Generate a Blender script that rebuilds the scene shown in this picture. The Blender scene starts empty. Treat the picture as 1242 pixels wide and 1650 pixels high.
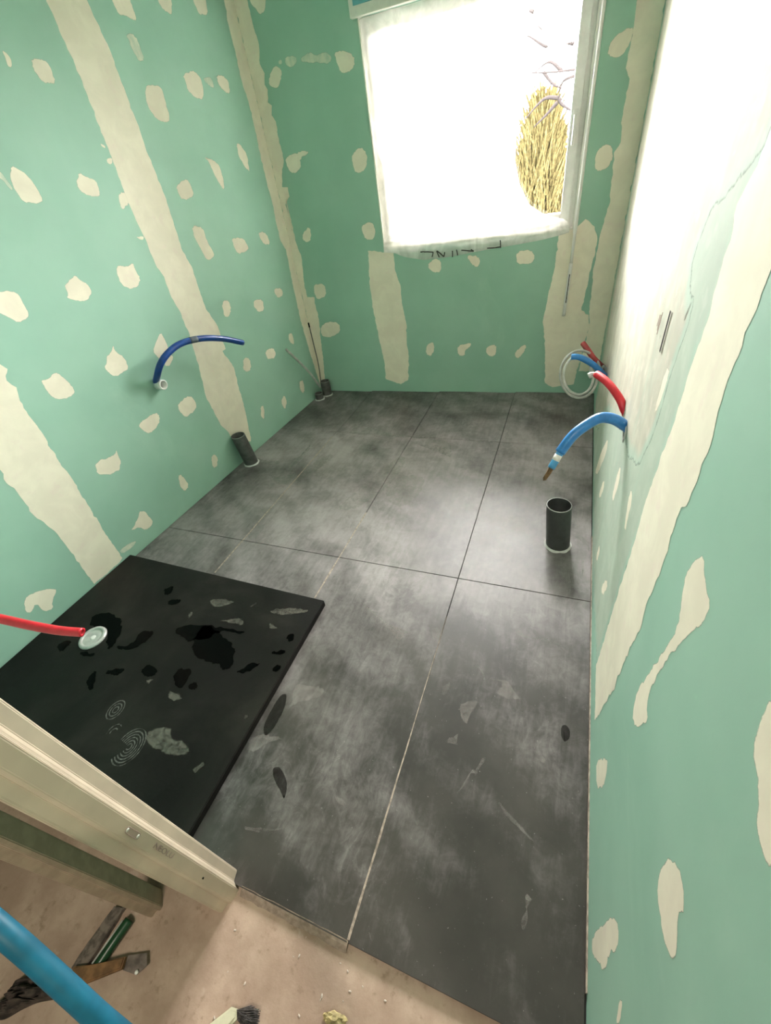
import bpy, bmesh, math, random
from mathutils import Vector, Matrix, noise
scene = bpy.context.scene
col = scene.collection

# ------------------------------------------------------------------ camera
cam_d = bpy.data.cameras.new('camera'); cam = bpy.data.objects.new('camera', cam_d); col.objects.link(cam)
cam_d.sensor_fit = 'HORIZONTAL'; cam_d.sensor_width = 36.0; cam_d.lens = 36.0*686.067/1242
cam_d.clip_start = 0.02; cam_d.clip_end = 200
CAM_R = Matrix([[0.930154, -0.120598, 0.346799], [0.343008, 0.622373, -0.70356], [-0.130991, 0.773374, 0.620269]])
cam.matrix_world = Matrix.Translation((0, 0, 1.4496)) @ CAM_R.to_4x4()
scene.camera = cam

# ------------------------------------------------------------------ view, world, lights
scene.view_settings.view_transform = 'Standard'; scene.view_settings.look = 'None'
scene.view_settings.gamma = 1.0; scene.view_settings.use_curve_mapping = False
scene.view_settings.exposure = 0.90
SKY = 75.0
w = bpy.data.worlds.new('sky'); scene.world = w; w.use_nodes = True
bgn = w.node_tree.nodes['Background']; bgn.inputs['Color'].default_value = (1.0, 0.972, 0.94, 1); bgn.inputs['Strength'].default_value = SKY
def area(name, loc, size, power, color, target, portal=False, sy=None):
    d = bpy.data.lights.new(name, 'AREA'); d.shape = 'RECTANGLE'; d.size = size; d.size_y = sy or size
    d.energy = power; d.color = color
    o = bpy.data.objects.new(name, d); col.objects.link(o); o.location = loc
    o.rotation_euler = (Vector(target)-Vector(loc)).to_track_quat('-Z', 'Y').to_euler()
    if portal: d.cycles.is_portal = True
    return o
# portal: only guides sampling of the sky through the window opening
area('window_portal', (-0.63, 3.50, 1.56), 1.3, 1, (1, 1, 1), (-0.63, 0, 1.56), True, 1.2)
# unseen fill lights added to brighten the hall, the jamb and the room
area('hall_fill_light', (-0.20, -1.0, 2.40), 0.4, 17, (1.0, 0.86, 0.72), (-0.45, -.3, 0))
area('room_fill_light', (-0.95, 1.25, 2.40), 0.6, 1.5, (1.0, 0.93, 0.82), (-0.95, 1.25, 0))

# ------------------------------------------------------------------ helpers
def sc(r, g, b):
    f = lambda c: (c/255/12.92 if c/255 <= .04045 else ((c/255+.055)/1.055)**2.4)
    return (f(r), f(g), f(b), 1)
def tag(o, label=None, cat=None, group=None, kind=None):
    if label: o['label'] = label
    if cat: o['category'] = cat
    if group: o['group'] = group
    if kind: o['kind'] = kind
    return o
def link(name, me, mat=None, parent=None, smooth=False):
    o = bpy.data.objects.new(name, me); col.objects.link(o)
    if mat is not None:
        for m in (mat if isinstance(mat, (list, tuple)) else [mat]): me.materials.append(m)
    if parent is not None: o.parent = parent
    if smooth:
        for p in me.polygons: p.use_smooth = True
    return o
def frombm(name, bm, mat=None, parent=None, smooth=False):
    me = bpy.data.meshes.new(name); bm.to_mesh(me); bm.free(); return link(name, me, mat, parent, smooth)
def empty(name, loc, rz=0):
    o = bpy.data.objects.new(name, None); col.objects.link(o); o.location = loc; o.rotation_euler = (0, 0, rz); o.empty_display_size = .05; return o
def box(bm, x0, x1, y0, y1, z0, z1, bev=0.0, mi=0):
    vs = [bm.verts.new((x, y, z)) for z in (z0, z1) for y in (y0, y1) for x in (x0, x1)]
    fs = [bm.faces.new([vs[i] for i in q]) for q in ((0,2,3,1),(4,5,7,6),(0,1,5,4),(2,6,7,3),(0,4,6,2),(1,3,7,5))]
    for f in fs: f.material_index = mi
    if bev > 0:
        es = list({e for f in fs for e in f.edges})
        r = bmesh.ops.bevel(bm, geom=es, offset=bev, segments=2, affect='EDGES', profile=.6)
        for f in r['faces']: f.material_index = mi
def boxobj(name, dims, mat, parent=None, bev=0.0):
    bm = bmesh.new(); box(bm, *dims, bev=bev); return frombm(name, bm, mat, parent)
def smooth_path(pts, n=8):
    P = [Vector(p) for p in pts]
    if len(P) < 3: return P
    out = []
    Q = [P[0]*2-P[1]] + P + [P[-1]*2-P[-2]]
    for i in range(1, len(Q)-2):
        for k in range(n):
            t = k/n; a, b, c, d = Q[i-1], Q[i], Q[i+1], Q[i+2]
            out.append(.5*((2*b)+(c-a)*t+(2*a-5*b+4*c-d)*t*t+(3*b-a-3*c+d)*t**3))
    out.append(P[-1]); return out
def tube(bm, pts, r, seg=14, cap=True, wob=0.0, mi=0, hollow=0.0):
    """swept round tube; r number or list"""
    n = len(pts); rings = []; up = None
    for i, p in enumerate(pts):
        t = (pts[min(i+1, n-1)]-pts[max(i-1, 0)]).normalized()
        if up is None:
            up = Vector((0, 0, 1)) if abs(t.z) < .9 else Vector((1, 0, 0))
        a = (up - t*up.dot(t)).normalized(); up = a; b = t.cross(a)
        rr = r[i] if isinstance(r, (list, tuple)) else r
        if wob: rr *= 1+wob*noise.noise(p*40)
        rings.append([bm.verts.new(p+(a*math.cos(2*math.pi*k/seg)+b*math.sin(2*math.pi*k/seg))*rr) for k in range(seg)])
    fs = []
    for i in range(n-1):
        for k in range(seg):
            fs.append(bm.faces.new((rings[i][k], rings[i][(k+1) % seg], rings[i+1][(k+1) % seg], rings[i+1][k])))
    if hollow and n > 1:   # open end: lip and inner bore at the last ring
        t = (pts[-1]-pts[-2]).normalized(); rr = r[-1] if isinstance(r, (list, tuple)) else r
        c = pts[-1]; lip = [bm.verts.new(c+(v.co-c)*hollow) for v in rings[-1]]
        deep = [bm.verts.new(v.co-t*rr*2.5) for v in lip]
        for k in range(seg):
            fs.append(bm.faces.new((rings[-1][k], rings[-1][(k+1) % seg], lip[(k+1) % seg], lip[k])))
            fs.append(bm.faces.new((lip[k], lip[(k+1) % seg], deep[(k+1) % seg], deep[k])))
        fs.append(bm.faces.new(deep)); fs.append(bm.faces.new(rings[0][::-1]))
    elif cap:
        fs.append(bm.faces.new(rings[0][::-1])); fs.append(bm.faces.new(rings[-1]))
    for f in fs: f.material_index = mi; f.smooth = True
    return rings
def tubeobj(name, pts, r, mat, parent=None, seg=14, n=8, hollow=0.0, wob=0.0):
    bm = bmesh.new(); tube(bm, smooth_path(pts, n), r, seg, hollow=hollow, wob=wob)
    o = frombm(name, bm, mat, parent)
    return o
def lathe(bm, prof, seg=40, c=(0, 0, 0), mi=0, smooth=True):
    rings = []
    for r, z in prof:
        if r < 1e-6: rings.append([bm.verts.new((c[0], c[1], c[2]+z))])
        else: rings.append([bm.verts.new((c[0]+r*math.cos(2*math.pi*k/seg), c[1]+r*math.sin(2*math.pi*k/seg), c[2]+z)) for k in range(seg)])
    for a, b in zip(rings, rings[1:]):
        for k in range(seg):
            k2 = (k+1) % seg
            if len(a) == 1 and len(b) == 1: continue
            if len(a) == 1: f = bm.faces.new((a[0], b[k2], b[k]))
            elif len(b) == 1: f = bm.faces.new((a[k], a[k2], b[0]))
            else: f = bm.faces.new((a[k], a[k2], b[k2], b[k]))
            f.material_index = mi; f.smooth = smooth

# ------------------------------------------------------------------ node materials
class N:
    def __init__(s, name):
        s.m = bpy.data.materials.new(name); s.m.use_nodes = True; s.t = s.m.node_tree; s.b = s.t.nodes['Principled BSDF']; s.out = s.t.nodes['Material Output']
        s.tc = s.new('ShaderNodeTexCoord')
    def new(s, k, **kw):
        n = s.t.nodes.new(k)
        for a, v in kw.items(): setattr(n, a, v)
        return n
    def lk(s, a, b): s.t.links.new(a, b)
    def put(s, sock, v):
        if isinstance(v, bpy.types.NodeSocket): s.lk(v, sock)
        else: sock.default_value = v
    def vec(s, sx=1, sy=1, sz=1, rz=0, loc=(0, 0, 0), src='Object'):
        m = s.new('ShaderNodeMapping'); s.lk(s.tc.outputs[src], m.inputs[0]); m.inputs['Scale'].default_value = (sx, sy, sz)
        m.inputs['Rotation'].default_value = (0, 0, rz); m.inputs['Location'].default_value = loc; return m.outputs[0]
    def noise(s, v, scale, det=4, rough=.55, dist=0.0):
        n = s.new('ShaderNodeTexNoise'); s.lk(v, n.inputs['Vector']); n.inputs['Scale'].default_value = scale
        n.inputs['Detail'].default_value = det; n.inputs['Roughness'].default_value = rough; n.inputs['Distortion'].default_value = dist
        return n.outputs[0]
    def ramp(s, v, a, b, ca=0.0, cb=1.0):
        n = s.new('ShaderNodeMapRange'); n.inputs[1].default_value = a; n.inputs[2].default_value = b; n.inputs[3].default_value = ca; n.inputs[4].default_value = cb
        n.interpolation_type = 'SMOOTHSTEP'; s.lk(v, n.inputs[0]); return n.outputs[0]
    def mix(s, f, a, b):
        n = s.new('ShaderNodeMix', data_type='RGBA'); s.put(n.inputs[0], f); s.put(n.inputs[6], a); s.put(n.inputs[7], b); return n.outputs[2]
    def math(s, op, a, b=0.0):
        n = s.new('ShaderNodeMath', operation=op); s.put(n.inputs[0], a); s.put(n.inputs[1], b); return n.outputs[0]
    def bump(s, h, st=.2, d=.002):
        n = s.new('ShaderNodeBump'); n.inputs['Strength'].default_value = st; n.inputs['Distance'].default_value = d
        s.lk(h, n.inputs['Height']); s.lk(n.outputs[0], s.b.inputs['Normal'])
    def set(s, **kw):
        for k, v in kw.items(): s.put(s.b.inputs[k.replace('_', ' ')], v)
        return s
def plain(name, c, rough=.5, metal=0.0, var=.06, scale=30, spec=.5):
    n = N(name); v = n.noise(n.vec(), scale, 3)
    d = tuple(max(0, x*(1-var*3)) for x in c[:3])+(1,)
    n.set(Base_Color=n.mix(n.ramp(v, .35, .65), d, c), Roughness=rough, Metallic=metal, Specular_IOR_Level=spec)
    return n.m
GREEN = (.335, .54, .435, 1); GREEN2 = (.29, .49, .39, 1); CREAM = (.87, .81, .67, 1); CREAM2 = (.80, .74, .61, 1)
def m_board():
    n = N('green_moisture_board'); v = n.vec()
    a = n.noise(v, 2.3, 4); f = n.noise(v, 160, 2)
    c = n.mix(n.ramp(a, .3, .7), GREEN, GREEN2)
    sm = n.noise(n.vec(1, 1, 1), 1.1, 6, .7, 1.2)
    c = n.mix(n.math('MULTIPLY', n.ramp(sm, .58, .8), .35), c, (.42, .62, .50, 1))
    n.set(Base_Color=c, Roughness=.62, Specular_IOR_Level=.35); n.bump(f, .12, .0008); return n.m
def m_filler(name, thin=False, streak=False, k=1.0):
    n = N(name); v = n.vec()
    a = n.noise(v, 9, 5, .6, .5)
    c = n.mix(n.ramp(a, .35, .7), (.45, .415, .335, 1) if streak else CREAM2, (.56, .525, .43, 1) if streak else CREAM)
    pk = n.noise(v, 16, 3); c = n.mix(n.math('MULTIPLY', n.ramp(pk, .55, .7), .35), c, (.80, .67, .60, 1))
    at = n.new('ShaderNodeAttribute', attribute_name='cover')
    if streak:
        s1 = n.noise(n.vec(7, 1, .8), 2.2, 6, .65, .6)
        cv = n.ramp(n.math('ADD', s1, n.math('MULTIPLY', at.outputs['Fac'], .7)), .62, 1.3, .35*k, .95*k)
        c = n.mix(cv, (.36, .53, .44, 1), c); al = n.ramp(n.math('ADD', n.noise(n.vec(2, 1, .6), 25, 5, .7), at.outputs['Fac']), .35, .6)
    else:
        e = n.noise(n.vec(1, 1, .6), 55, 5, .7, .4)
        al = n.ramp(n.math('ADD', e, at.outputs['Fac']), .60, .90)
        if thin: c = n.mix(n.ramp(n.noise(n.vec(1, 1, .5), 40, 4), .3, .7, .35, .75), (.31, .51, .405, 1), c)
    n.set(Base_Color=c, Roughness=.75, Alpha=al, Specular_IOR_Level=.3)
    n.bump(n.noise(v, 70, 4), .15, .001); return n.m
def m_tile():
    n = N('slate_grey_tile'); v = n.vec()
    base = n.mix(n.ramp(n.noise(v, 3, 5), .35, .7), (.026, .024, .021, 1), (.055, .050, .044, 1))
    # dried cement haze wiped about in arcs
    wv = n.new('ShaderNodeTexWave', wave_type='RINGS'); n.lk(n.vec(1, .75, 1, .5, (.7, -1.1, 0)), wv.inputs[0])
    wv.inputs['Scale'].default_value = 1.7; wv.inputs['Distortion'].default_value = 9; wv.inputs['Detail'].default_value = 5; wv.inputs['Detail Scale'].default_value = 1.3
    big = n.noise(n.vec(1, 1, 1, .4), 1.15, 5, .6, .8)
    fine = n.noise(v, 22, 8, .75, .7); sc1 = n.noise(n.vec(9, 1.4, 1, -.7), 3.0, 6, .7, 1.0)
    h = n.math('ADD', n.math('MULTIPLY', wv.outputs['Fac'], .07), n.math('MULTIPLY', big, .62))
    h = n.math('ADD', h, n.math('MULTIPLY', fine, .26)); h = n.math('ADD', h, n.math('MULTIPLY', sc1, .2))
    # haze weighted towards the middle of the room
    sx = n.new('ShaderNodeSeparateXYZ'); n.lk(n.tc.outputs['Object'], sx.inputs[0])
    my = n.ramp(sx.outputs[1], .35, 1.7, -.10, .08); my2 = n.ramp(sx.outputs[1], 2.4, 2.75, 0.0, -.07)
    h = n.math('ADD', n.math('ADD', h, my), my2)
    rv = n.noise(n.vec(1.6, 1, 1, .9), 5.5, 7, .62, 1.6); rl = n.ramp(n.math('ABSOLUTE', n.math('SUBTRACT', rv, .5)), 0, .07, .045, 0.0)
    mk = n.ramp(n.noise(v, 2.1, 3), .45, .65); h = n.math('ADD', h, n.math('MULTIPLY', rl, mk))
    f = n.ramp(h, .44, .86)
    c = n.mix(f, base, (.31, .285, .285, 1))
    sp = n.noise(v, 130, 2); c = n.mix(n.math('MULTIPLY', n.ramp(sp, .70, .76), .4), c, (.35, .34, .32, 1))
    n.set(Base_Color=c, Roughness=n.ramp(f, 0, 1, .42, .60), Specular_IOR_Level=.5)
    n.bump(n.noise(v, 60, 5), .25, .0008); return n.m
def m_smear(name, c, amt, rough=.7, hard=False, spec=.4):
    n = N(name); v = n.vec(); at = n.new('ShaderNodeAttribute', attribute_name='cover')
    e = n.noise(v, 45, 6, .75, .8)
    al = n.math('MULTIPLY', n.ramp(n.math('ADD', e if hard else n.math('MULTIPLY', e, 2.2), at.outputs['Fac']), .62 if hard else 1.6, .8 if hard else 2.7), amt)
    n.set(Base_Color=c, Roughness=rough, Alpha=al, Specular_IOR_Level=spec); return n.m
def m_screed(name, c1, c2):
    n = N(name); v = n.vec()
    a = n.noise(v, 4, 7, .65); b = n.noise(v, 40, 5, .7)
    c = n.mix(n.ramp(a, .35, .68), c1, c2); c = n.mix(n.math('MULTIPLY', n.ramp(b, .56, .72), .6), c, (.22, .155, .11, 1))
    w_ = n.noise(v, 18, 3); c = n.mix(n.math('MULTIPLY', n.ramp(w_, .66, .74), .5), c, (.52, .42, .35, 1))
    n.set(Base_Color=c, Roughness=.85, Specular_IOR_Level=.2); n.bump(n.noise(v, 90, 6, .7), .4, .002); return n.m
MB = m_board(); MF = m_filler('joint_filler'); MFT = m_filler('thin_filler', thin=True); MSK2 = m_filler('thin_skim_window_light', streak=True, k=.5); MSK = m_filler('skim_coat', streak=True)
MT = m_tile()
M_grout = plain('dark_gap', (.012, .012, .012, 1), .8); M_pale = plain('pale_grout', (.40, .33, .27, 1), .85, var=.15, scale=60)
M_screed = m_screed('pinkish_screed', (.33, .235, .18, 1), (.50, .38, .30, 1))
M_hallw = plain('raw_grey_wall', (.30, .27, .24, 1), .85)
M_white = plain('white_pvc', (.80, .79, .76, 1), .35, var=.02); M_box = plain('cream_white_pvc', (.74, .74, .66, 1), .4, var=.02)
M_jamb_shade = plain('shaded_primer_brown', (.42, .32, .24, 1), .5)  # frame cream darkened to brown, the upright's shade put into the colour
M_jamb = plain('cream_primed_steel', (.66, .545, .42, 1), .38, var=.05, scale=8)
M_slab = plain('off_white_ceiling', (.75, .73, .68, 1), .8)
M_pipe = plain('dark_grey_pvc_pipe', (.050, .055, .053, 1), .38, var=.08); M_pipe2 = plain('mid_grey_pvc_pipe', (.085, .082, .078, 1), .45, var=.12)
M_seal = plain('white_sealant', (.62, .62, .60, 1), .6)
M_blue = plain('blue_pex', (.035, .22, .58, 1), .35, var=.06); M_dblue = plain('deep_blue_sheath', (.008, .055, .26, 1), .30, var=.08)
M_cyan = plain('cyan_blue_sheath', (.006, .13, .22, 1), .42, var=.12, scale=14)
M_red = plain('red_pex', (.66, .02, .035, 1), .38, var=.05); M_dred = plain('dusty_red_sheath', (.42, .05, .05, 1), .55, var=.12)
M_grey = plain('light_grey_tube', (.48, .49, .46, 1), .5); M_chrome = plain('satin_metal', (.60, .59, .57, 1), .3, .35)
M_tan = plain('frayed_tan', (.30, .19, .09, 1), .8, var=.2); M_black = plain('black_plastic', (.006, .006, .006, 1), .7, spec=.05)

# ------------------------------------------------------------------ measured outlines, metres (u along the wall, height z / floor x, y)
LEFT = [[[1.649,1.97],[1.665,1.961],[1.67,1.945],[1.655,1.923],[1.642,1.927],[1.648,1.95]],[[1.752,1.958],[1.806,1.959],[1.821,1.943],[1.817,1.892],[1.774,1.885],[1.751,1.894],[1.737,1.929]],[[1.465,1.652],[1.488,1.639],[1.511,1.615],[1.521,1.583],[1.522,1.535],[1.489,1.529],[1.436,1.535],[1.429,1.582],[1.435,1.616]],[[1.699,1.585],[1.735,1.617],[1.765,1.596],[1.802,1.585],[1.796,1.545],[1.784,1.526],[1.724,1.534],[1.699,1.553]],[[2.263,2.187],[2.375,2.203],[2.377,2.185],[2.376,2.132],[2.362,2.121],[2.316,2.133],[2.274,2.131],[2.262,2.169]],[[2.272,2.075],[2.336,2.08],[2.338,2.031],[2.338,1.994],[2.298,1.991],[2.281,2.033]],[[1.902,1.708],[1.922,1.699],[1.919,1.689],[1.903,1.695]],[[1.9,1.655],[1.936,1.658],[1.921,1.634],[1.896,1.637]],[[1.39,1.64],[1.414,1.636],[1.42,1.624],[1.427,1.579],[1.415,1.576],[1.405,1.61],[1.38,1.627]],[[2.551,2.236],[2.665,2.253],[2.656,2.224],[2.621,2.173],[2.572,2.181],[2.55,2.209]],[[2.817,2.275],[2.929,2.291],[2.921,2.26],[2.912,2.211],[2.832,2.199],[2.813,2.245]],[[2.313,1.915],[2.389,1.915],[2.388,1.866],[2.378,1.788],[2.342,1.778],[2.283,1.789],[2.258,1.826],[2.257,1.861],[2.287,1.909]],[[2.567,1.963],[2.651,1.989],[2.687,1.977],[2.707,1.946],[2.68,1.874],[2.61,1.879],[2.569,1.906],[2.573,1.943]],[[2.727,1.963],[2.791,1.97],[2.797,1.926],[2.757,1.929],[2.727,1.947]],[[2.837,1.977],[2.895,1.986],[2.937,1.964],[2.928,1.917],[2.897,1.903],[2.852,1.929],[2.833,1.953]],[[2.853,1.692],[2.889,1.691],[2.935,1.641],[2.918,1.551],[2.884,1.571],[2.844,1.632]],[[2.537,1.639],[2.613,1.626],[2.654,1.594],[2.641,1.502],[2.619,1.483],[2.585,1.541],[2.568,1.603],[2.56,1.625]],[[2.257,1.53],[2.332,1.556],[2.366,1.549],[2.372,1.478],[2.268,1.465],[2.256,1.499]],[[1.127,1.3],[1.171,1.284],[1.215,1.277],[1.232,1.258],[1.226,1.222],[1.226,1.191],[1.21,1.175],[1.166,1.168],[1.142,1.199],[1.125,1.217],[1.097,1.252]],[[1.423,1.25],[1.461,1.266],[1.492,1.276],[1.502,1.253],[1.527,1.232],[1.53,1.195],[1.49,1.171],[1.44,1.178],[1.401,1.204],[1.416,1.213],[1.42,1.241]],[[1.695,1.253],[1.719,1.27],[1.758,1.254],[1.806,1.264],[1.801,1.238],[1.812,1.191],[1.772,1.16],[1.723,1.163],[1.684,1.197]],[[1.438,0.939],[1.462,0.942],[1.501,0.974],[1.495,0.937],[1.523,0.908],[1.519,0.847],[1.481,0.843],[1.432,0.837],[1.406,0.866],[1.399,0.9],[1.42,0.91]],[[1.116,0.956],[1.148,0.948],[1.187,0.963],[1.203,0.942],[1.226,0.863],[1.18,0.842],[1.125,0.862],[1.112,0.885],[1.111,0.936]],[[1.891,1.538],[1.951,1.524],[1.915,1.479],[1.903,1.482],[1.871,1.466],[1.867,1.488]],[[1.882,1.359],[1.93,1.355],[1.921,1.341],[1.899,1.344]],[[2.266,1.356],[2.356,1.338],[2.35,1.265],[2.377,1.202],[2.354,1.183],[2.3,1.178],[2.285,1.218],[2.261,1.299]],[[2.563,1.255],[2.678,1.238],[2.704,1.174],[2.651,1.162],[2.577,1.163],[2.559,1.209]],[[2.839,1.246],[2.93,1.23],[2.935,1.157],[2.863,1.169],[2.838,1.214]],[[2.848,0.905],[2.934,0.89],[2.935,0.837],[2.867,0.834],[2.839,0.87]],[[2.598,0.892],[2.691,0.878],[2.679,0.807],[2.604,0.811],[2.579,0.857]],[[2.296,0.957],[2.366,0.955],[2.366,0.892],[2.313,0.862],[2.279,0.877]],[[2.878,0.587],[2.925,0.577],[2.918,0.487],[2.872,0.513],[2.859,0.55]],[[2.553,0.57],[2.658,0.56],[2.669,0.508],[2.629,0.486],[2.556,0.507]],[[2.32,0.605],[2.387,0.58],[2.364,0.508],[2.308,0.51],[2.284,0.54]],[[2.856,0.219],[2.908,0.209],[2.898,0.126],[2.858,0.106],[2.831,0.168]],[[1.79,0.944],[1.796,0.892],[1.788,0.827],[1.803,0.799],[1.732,0.761],[1.701,0.836],[1.688,0.874],[1.728,0.904]],[[1.692,0.575],[1.8,0.583],[1.819,0.508],[1.775,0.482],[1.702,0.478],[1.677,0.537]],[[1.41,0.591],[1.539,0.599],[1.557,0.565],[1.518,0.527],[1.448,0.512],[1.419,0.549]],[[1.115,0.544],[1.218,0.522],[1.245,0.543],[1.22,0.446],[1.151,0.446],[1.09,0.487]],[[1.477,0.219],[1.508,0.213],[1.519,0.113],[1.471,0.108],[1.459,0.148]],[[1.745,0.176],[1.785,0.186],[1.801,0.141],[1.766,0.098],[1.729,0.106]],[[2.556,0.178],[2.625,0.213],[2.635,0.141],[2.58,0.099]],[[2.332,0.255],[2.368,0.238],[2.327,0.144],[2.3,0.186]],[[1.072,0.135],[1.122,0.151],[1.188,0.203],[1.213,0.099],[1.192,0.074],[1.145,0.077],[1.124,0.119]],[[0.522,0.195],[0.547,0.21],[0.597,0.193],[0.648,0.147],[0.637,0.13],[0.61,0.114],[0.585,0.072],[0.549,0.092],[0.551,0.154],[0.515,0.129],[0.5,0.152]],[[0.971,0.088],[1.034,0.084],[1.077,0.063],[1.033,0.048],[0.969,0.06]]]
STRIP1 = [[1.926,2.5],[1.926,2.122],[1.931,2.075],[1.935,2.015],[1.938,1.952],[1.938,1.871],[1.933,1.796],[1.933,1.726],[1.931,1.671],[1.927,1.573],[1.92,1.498],[1.924,1.408],[1.93,1.355],[1.93,1.302],[1.931,1.234],[1.952,1.169],[1.946,1.071],[1.965,0.977],[1.961,0.854],[1.943,0.717],[1.919,0.594],[1.902,0.517],[1.924,0.32],[1.964,0.234],[1.971,0.164],[2.123,0.081],[2.137,0.107],[2.182,0.343],[2.193,0.487],[2.212,0.58],[2.166,0.705],[2.198,0.707],[2.197,0.794],[2.199,0.846],[2.157,0.957],[2.159,1.065],[2.167,1.16],[2.151,1.22],[2.141,1.27],[2.15,1.374],[2.161,1.486],[2.15,1.655],[2.152,1.734],[2.153,1.843],[2.151,1.929],[2.152,2.014],[2.142,2.083],[2.131,2.11],[2.128,2.151],[2.128,2.5]]
STRIP2 = [[1.017,2.5],[1.017,1.061],[1.03,1.036],[1.002,1.0],[1.018,0.965],[0.999,0.917],[0.995,0.837],[0.997,0.773],[0.985,0.638],[0.987,0.528],[0.973,0.341],[0.965,0.193],[0.962,0.041],[0.934,0.031],[0.78,0.031],[0.784,0.124],[0.79,0.243],[0.793,0.377],[0.77,0.484],[0.778,0.613],[0.769,0.662],[0.782,0.719],[0.782,2.5]]
CORN_L = [[3.08,2.5],[3.08,2.282],[3.067,2.194],[3.067,2.073],[3.062,1.981],[3.08,1.881],[3.079,1.762],[3.068,1.618],[3.067,1.458],[3.074,1.404],[3.06,1.172],[3.101,1.104],[3.083,0.871],[3.072,0.636],[3.091,0.392],[3.121,0.146],[3.134,0.062],[3.1711172482039993,0.062],[3.1711172482039993,2.5]]
CORN_B = [[0.088,2.5],[0.088,2.277],[0.091,2.161],[0.099,2.109],[0.077,2.035],[0.095,1.992],[0.079,1.947],[0.093,1.923],[0.074,1.87],[0.097,1.852],[0.082,1.81],[0.1,1.778],[0.096,1.694],[0.098,1.591],[0.071,1.545],[0.041,1.454],[0.084,1.449],[0.08,1.397],[0.035,1.357],[0.042,1.254],[0.049,1.147],[0.047,1.39],[0.039,1.214],[0.069,1.031],[0.041,0.848],[0.044,0.766],[0.106,0.762],[0.096,0.721],[0.105,0.635],[0.082,0.468],[0.065,0.29],[0.023,0.033],[0,0.033],[0,2.5]]
BACK = [[[0.088,2.317],[0.214,2.293],[0.2,2.255],[0.177,2.219],[0.144,2.216],[0.093,2.276]],[[0.117,1.975],[0.17,2.016],[0.212,1.993],[0.206,1.96],[0.171,1.921],[0.132,1.921],[0.105,1.942]],[[0.201,2.027],[0.224,2.03],[0.223,2.011],[0.201,2.011]],[[0.248,2.039],[0.319,2.027],[0.321,1.997],[0.274,1.985],[0.238,2.008]],[[0.347,2.015],[0.408,2.03],[0.443,2.008],[0.505,2.013],[0.54,1.989],[0.523,1.96],[0.455,1.975],[0.347,1.996]],[[0.552,1.999],[0.602,2.003],[0.674,1.972],[0.67,1.923],[0.612,1.907],[0.574,1.916],[0.563,1.96]],[[0.106,1.598],[0.196,1.618],[0.283,1.614],[0.284,1.598],[0.216,1.583],[0.213,1.535],[0.144,1.506],[0.109,1.548]],[[0.578,1.559],[0.643,1.585],[0.68,1.553],[0.668,1.485],[0.631,1.458],[0.582,1.464],[0.569,1.514]],[[0.117,1.18],[0.187,1.221],[0.185,1.144],[0.139,1.117],[0.106,1.142]],[[0.576,1.182],[0.631,1.2],[0.664,1.187],[0.673,1.136],[0.648,1.092],[0.59,1.098],[0.571,1.155]],[[0.124,0.854],[0.217,0.848],[0.212,0.765],[0.125,0.738],[0.108,0.793]],[[0.106,0.549],[0.186,0.581],[0.275,0.565],[0.273,0.497],[0.199,0.464],[0.129,0.455],[0.088,0.48]],[[1.008,0.907],[1.063,0.948],[1.114,0.935],[1.11,0.863],[1.058,0.858]],[[1.276,0.948],[1.364,0.941],[1.374,0.888],[1.334,0.87]],[[1.599,0.946],[1.689,0.947],[1.72,0.903],[1.696,0.863],[1.603,0.87]],[[0.969,0.372],[1.029,0.404],[1.029,0.325],[0.998,0.28],[0.957,0.315]],[[1.206,0.366],[1.312,0.385],[1.307,0.352],[1.267,0.331],[1.266,0.286],[1.209,0.287]],[[1.421,0.349],[1.496,0.369],[1.494,0.293],[1.455,0.271],[1.417,0.306]],[[1.625,0.312],[1.694,0.364],[1.706,0.332],[1.659,0.257],[1.627,0.268]],[[1.983,1.739],[1.982,1.779],[2.011,1.809],[2.074,1.827],[2.086,1.796],[2.068,1.747],[2.038,1.725]],[[1.993,1.307],[1.988,1.375],[2.028,1.408],[2.069,1.391],[2.082,1.34],[2.065,1.303],[2.016,1.287]]]
STRIP_BL = [[0.597,1.032],[0.782,1.007],[0.78,0.906],[0.811,0.789],[0.809,0.669],[0.828,0.521],[0.814,0.388],[0.822,0.294],[0.797,0.099],[0.728,0.06],[0.602,0.104],[0.609,0.25],[0.584,0.508],[0.574,0.682],[0.577,0.844]]
STRIP_BR = [[2.096,0.474],[2.06,0.152],[2.051,0.064],[1.909,0.04],[1.854,0.073],[1.831,0.316],[1.799,0.522],[1.817,0.699],[1.838,0.824],[1.843,1.011],[1.893,1.025],[1.946,1.045],[1.982,1.075],[2.038,1.033],[2.059,0.984],[2.064,0.936],[2.062,0.881],[2.048,0.794],[2.046,0.71],[2.038,0.638],[2.033,0.57],[2.079,0.541]]
CORN_R = [[2.076,2.5],[2.076,1.897],[2.081,1.823],[2.074,1.684],[2.099,1.643],[2.093,1.528],[2.105,1.403],[2.08,1.363],[2.089,1.283],[2.097,1.128],[2.076,1.004],[2.072,0.97],[2.07,0.877],[2.065,0.793],[2.075,0.683],[2.079,0.56],[2.092,0.474],[2.071,0.161],[2.196966488558126,0.161],[2.196966488558126,2.5]]
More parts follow.
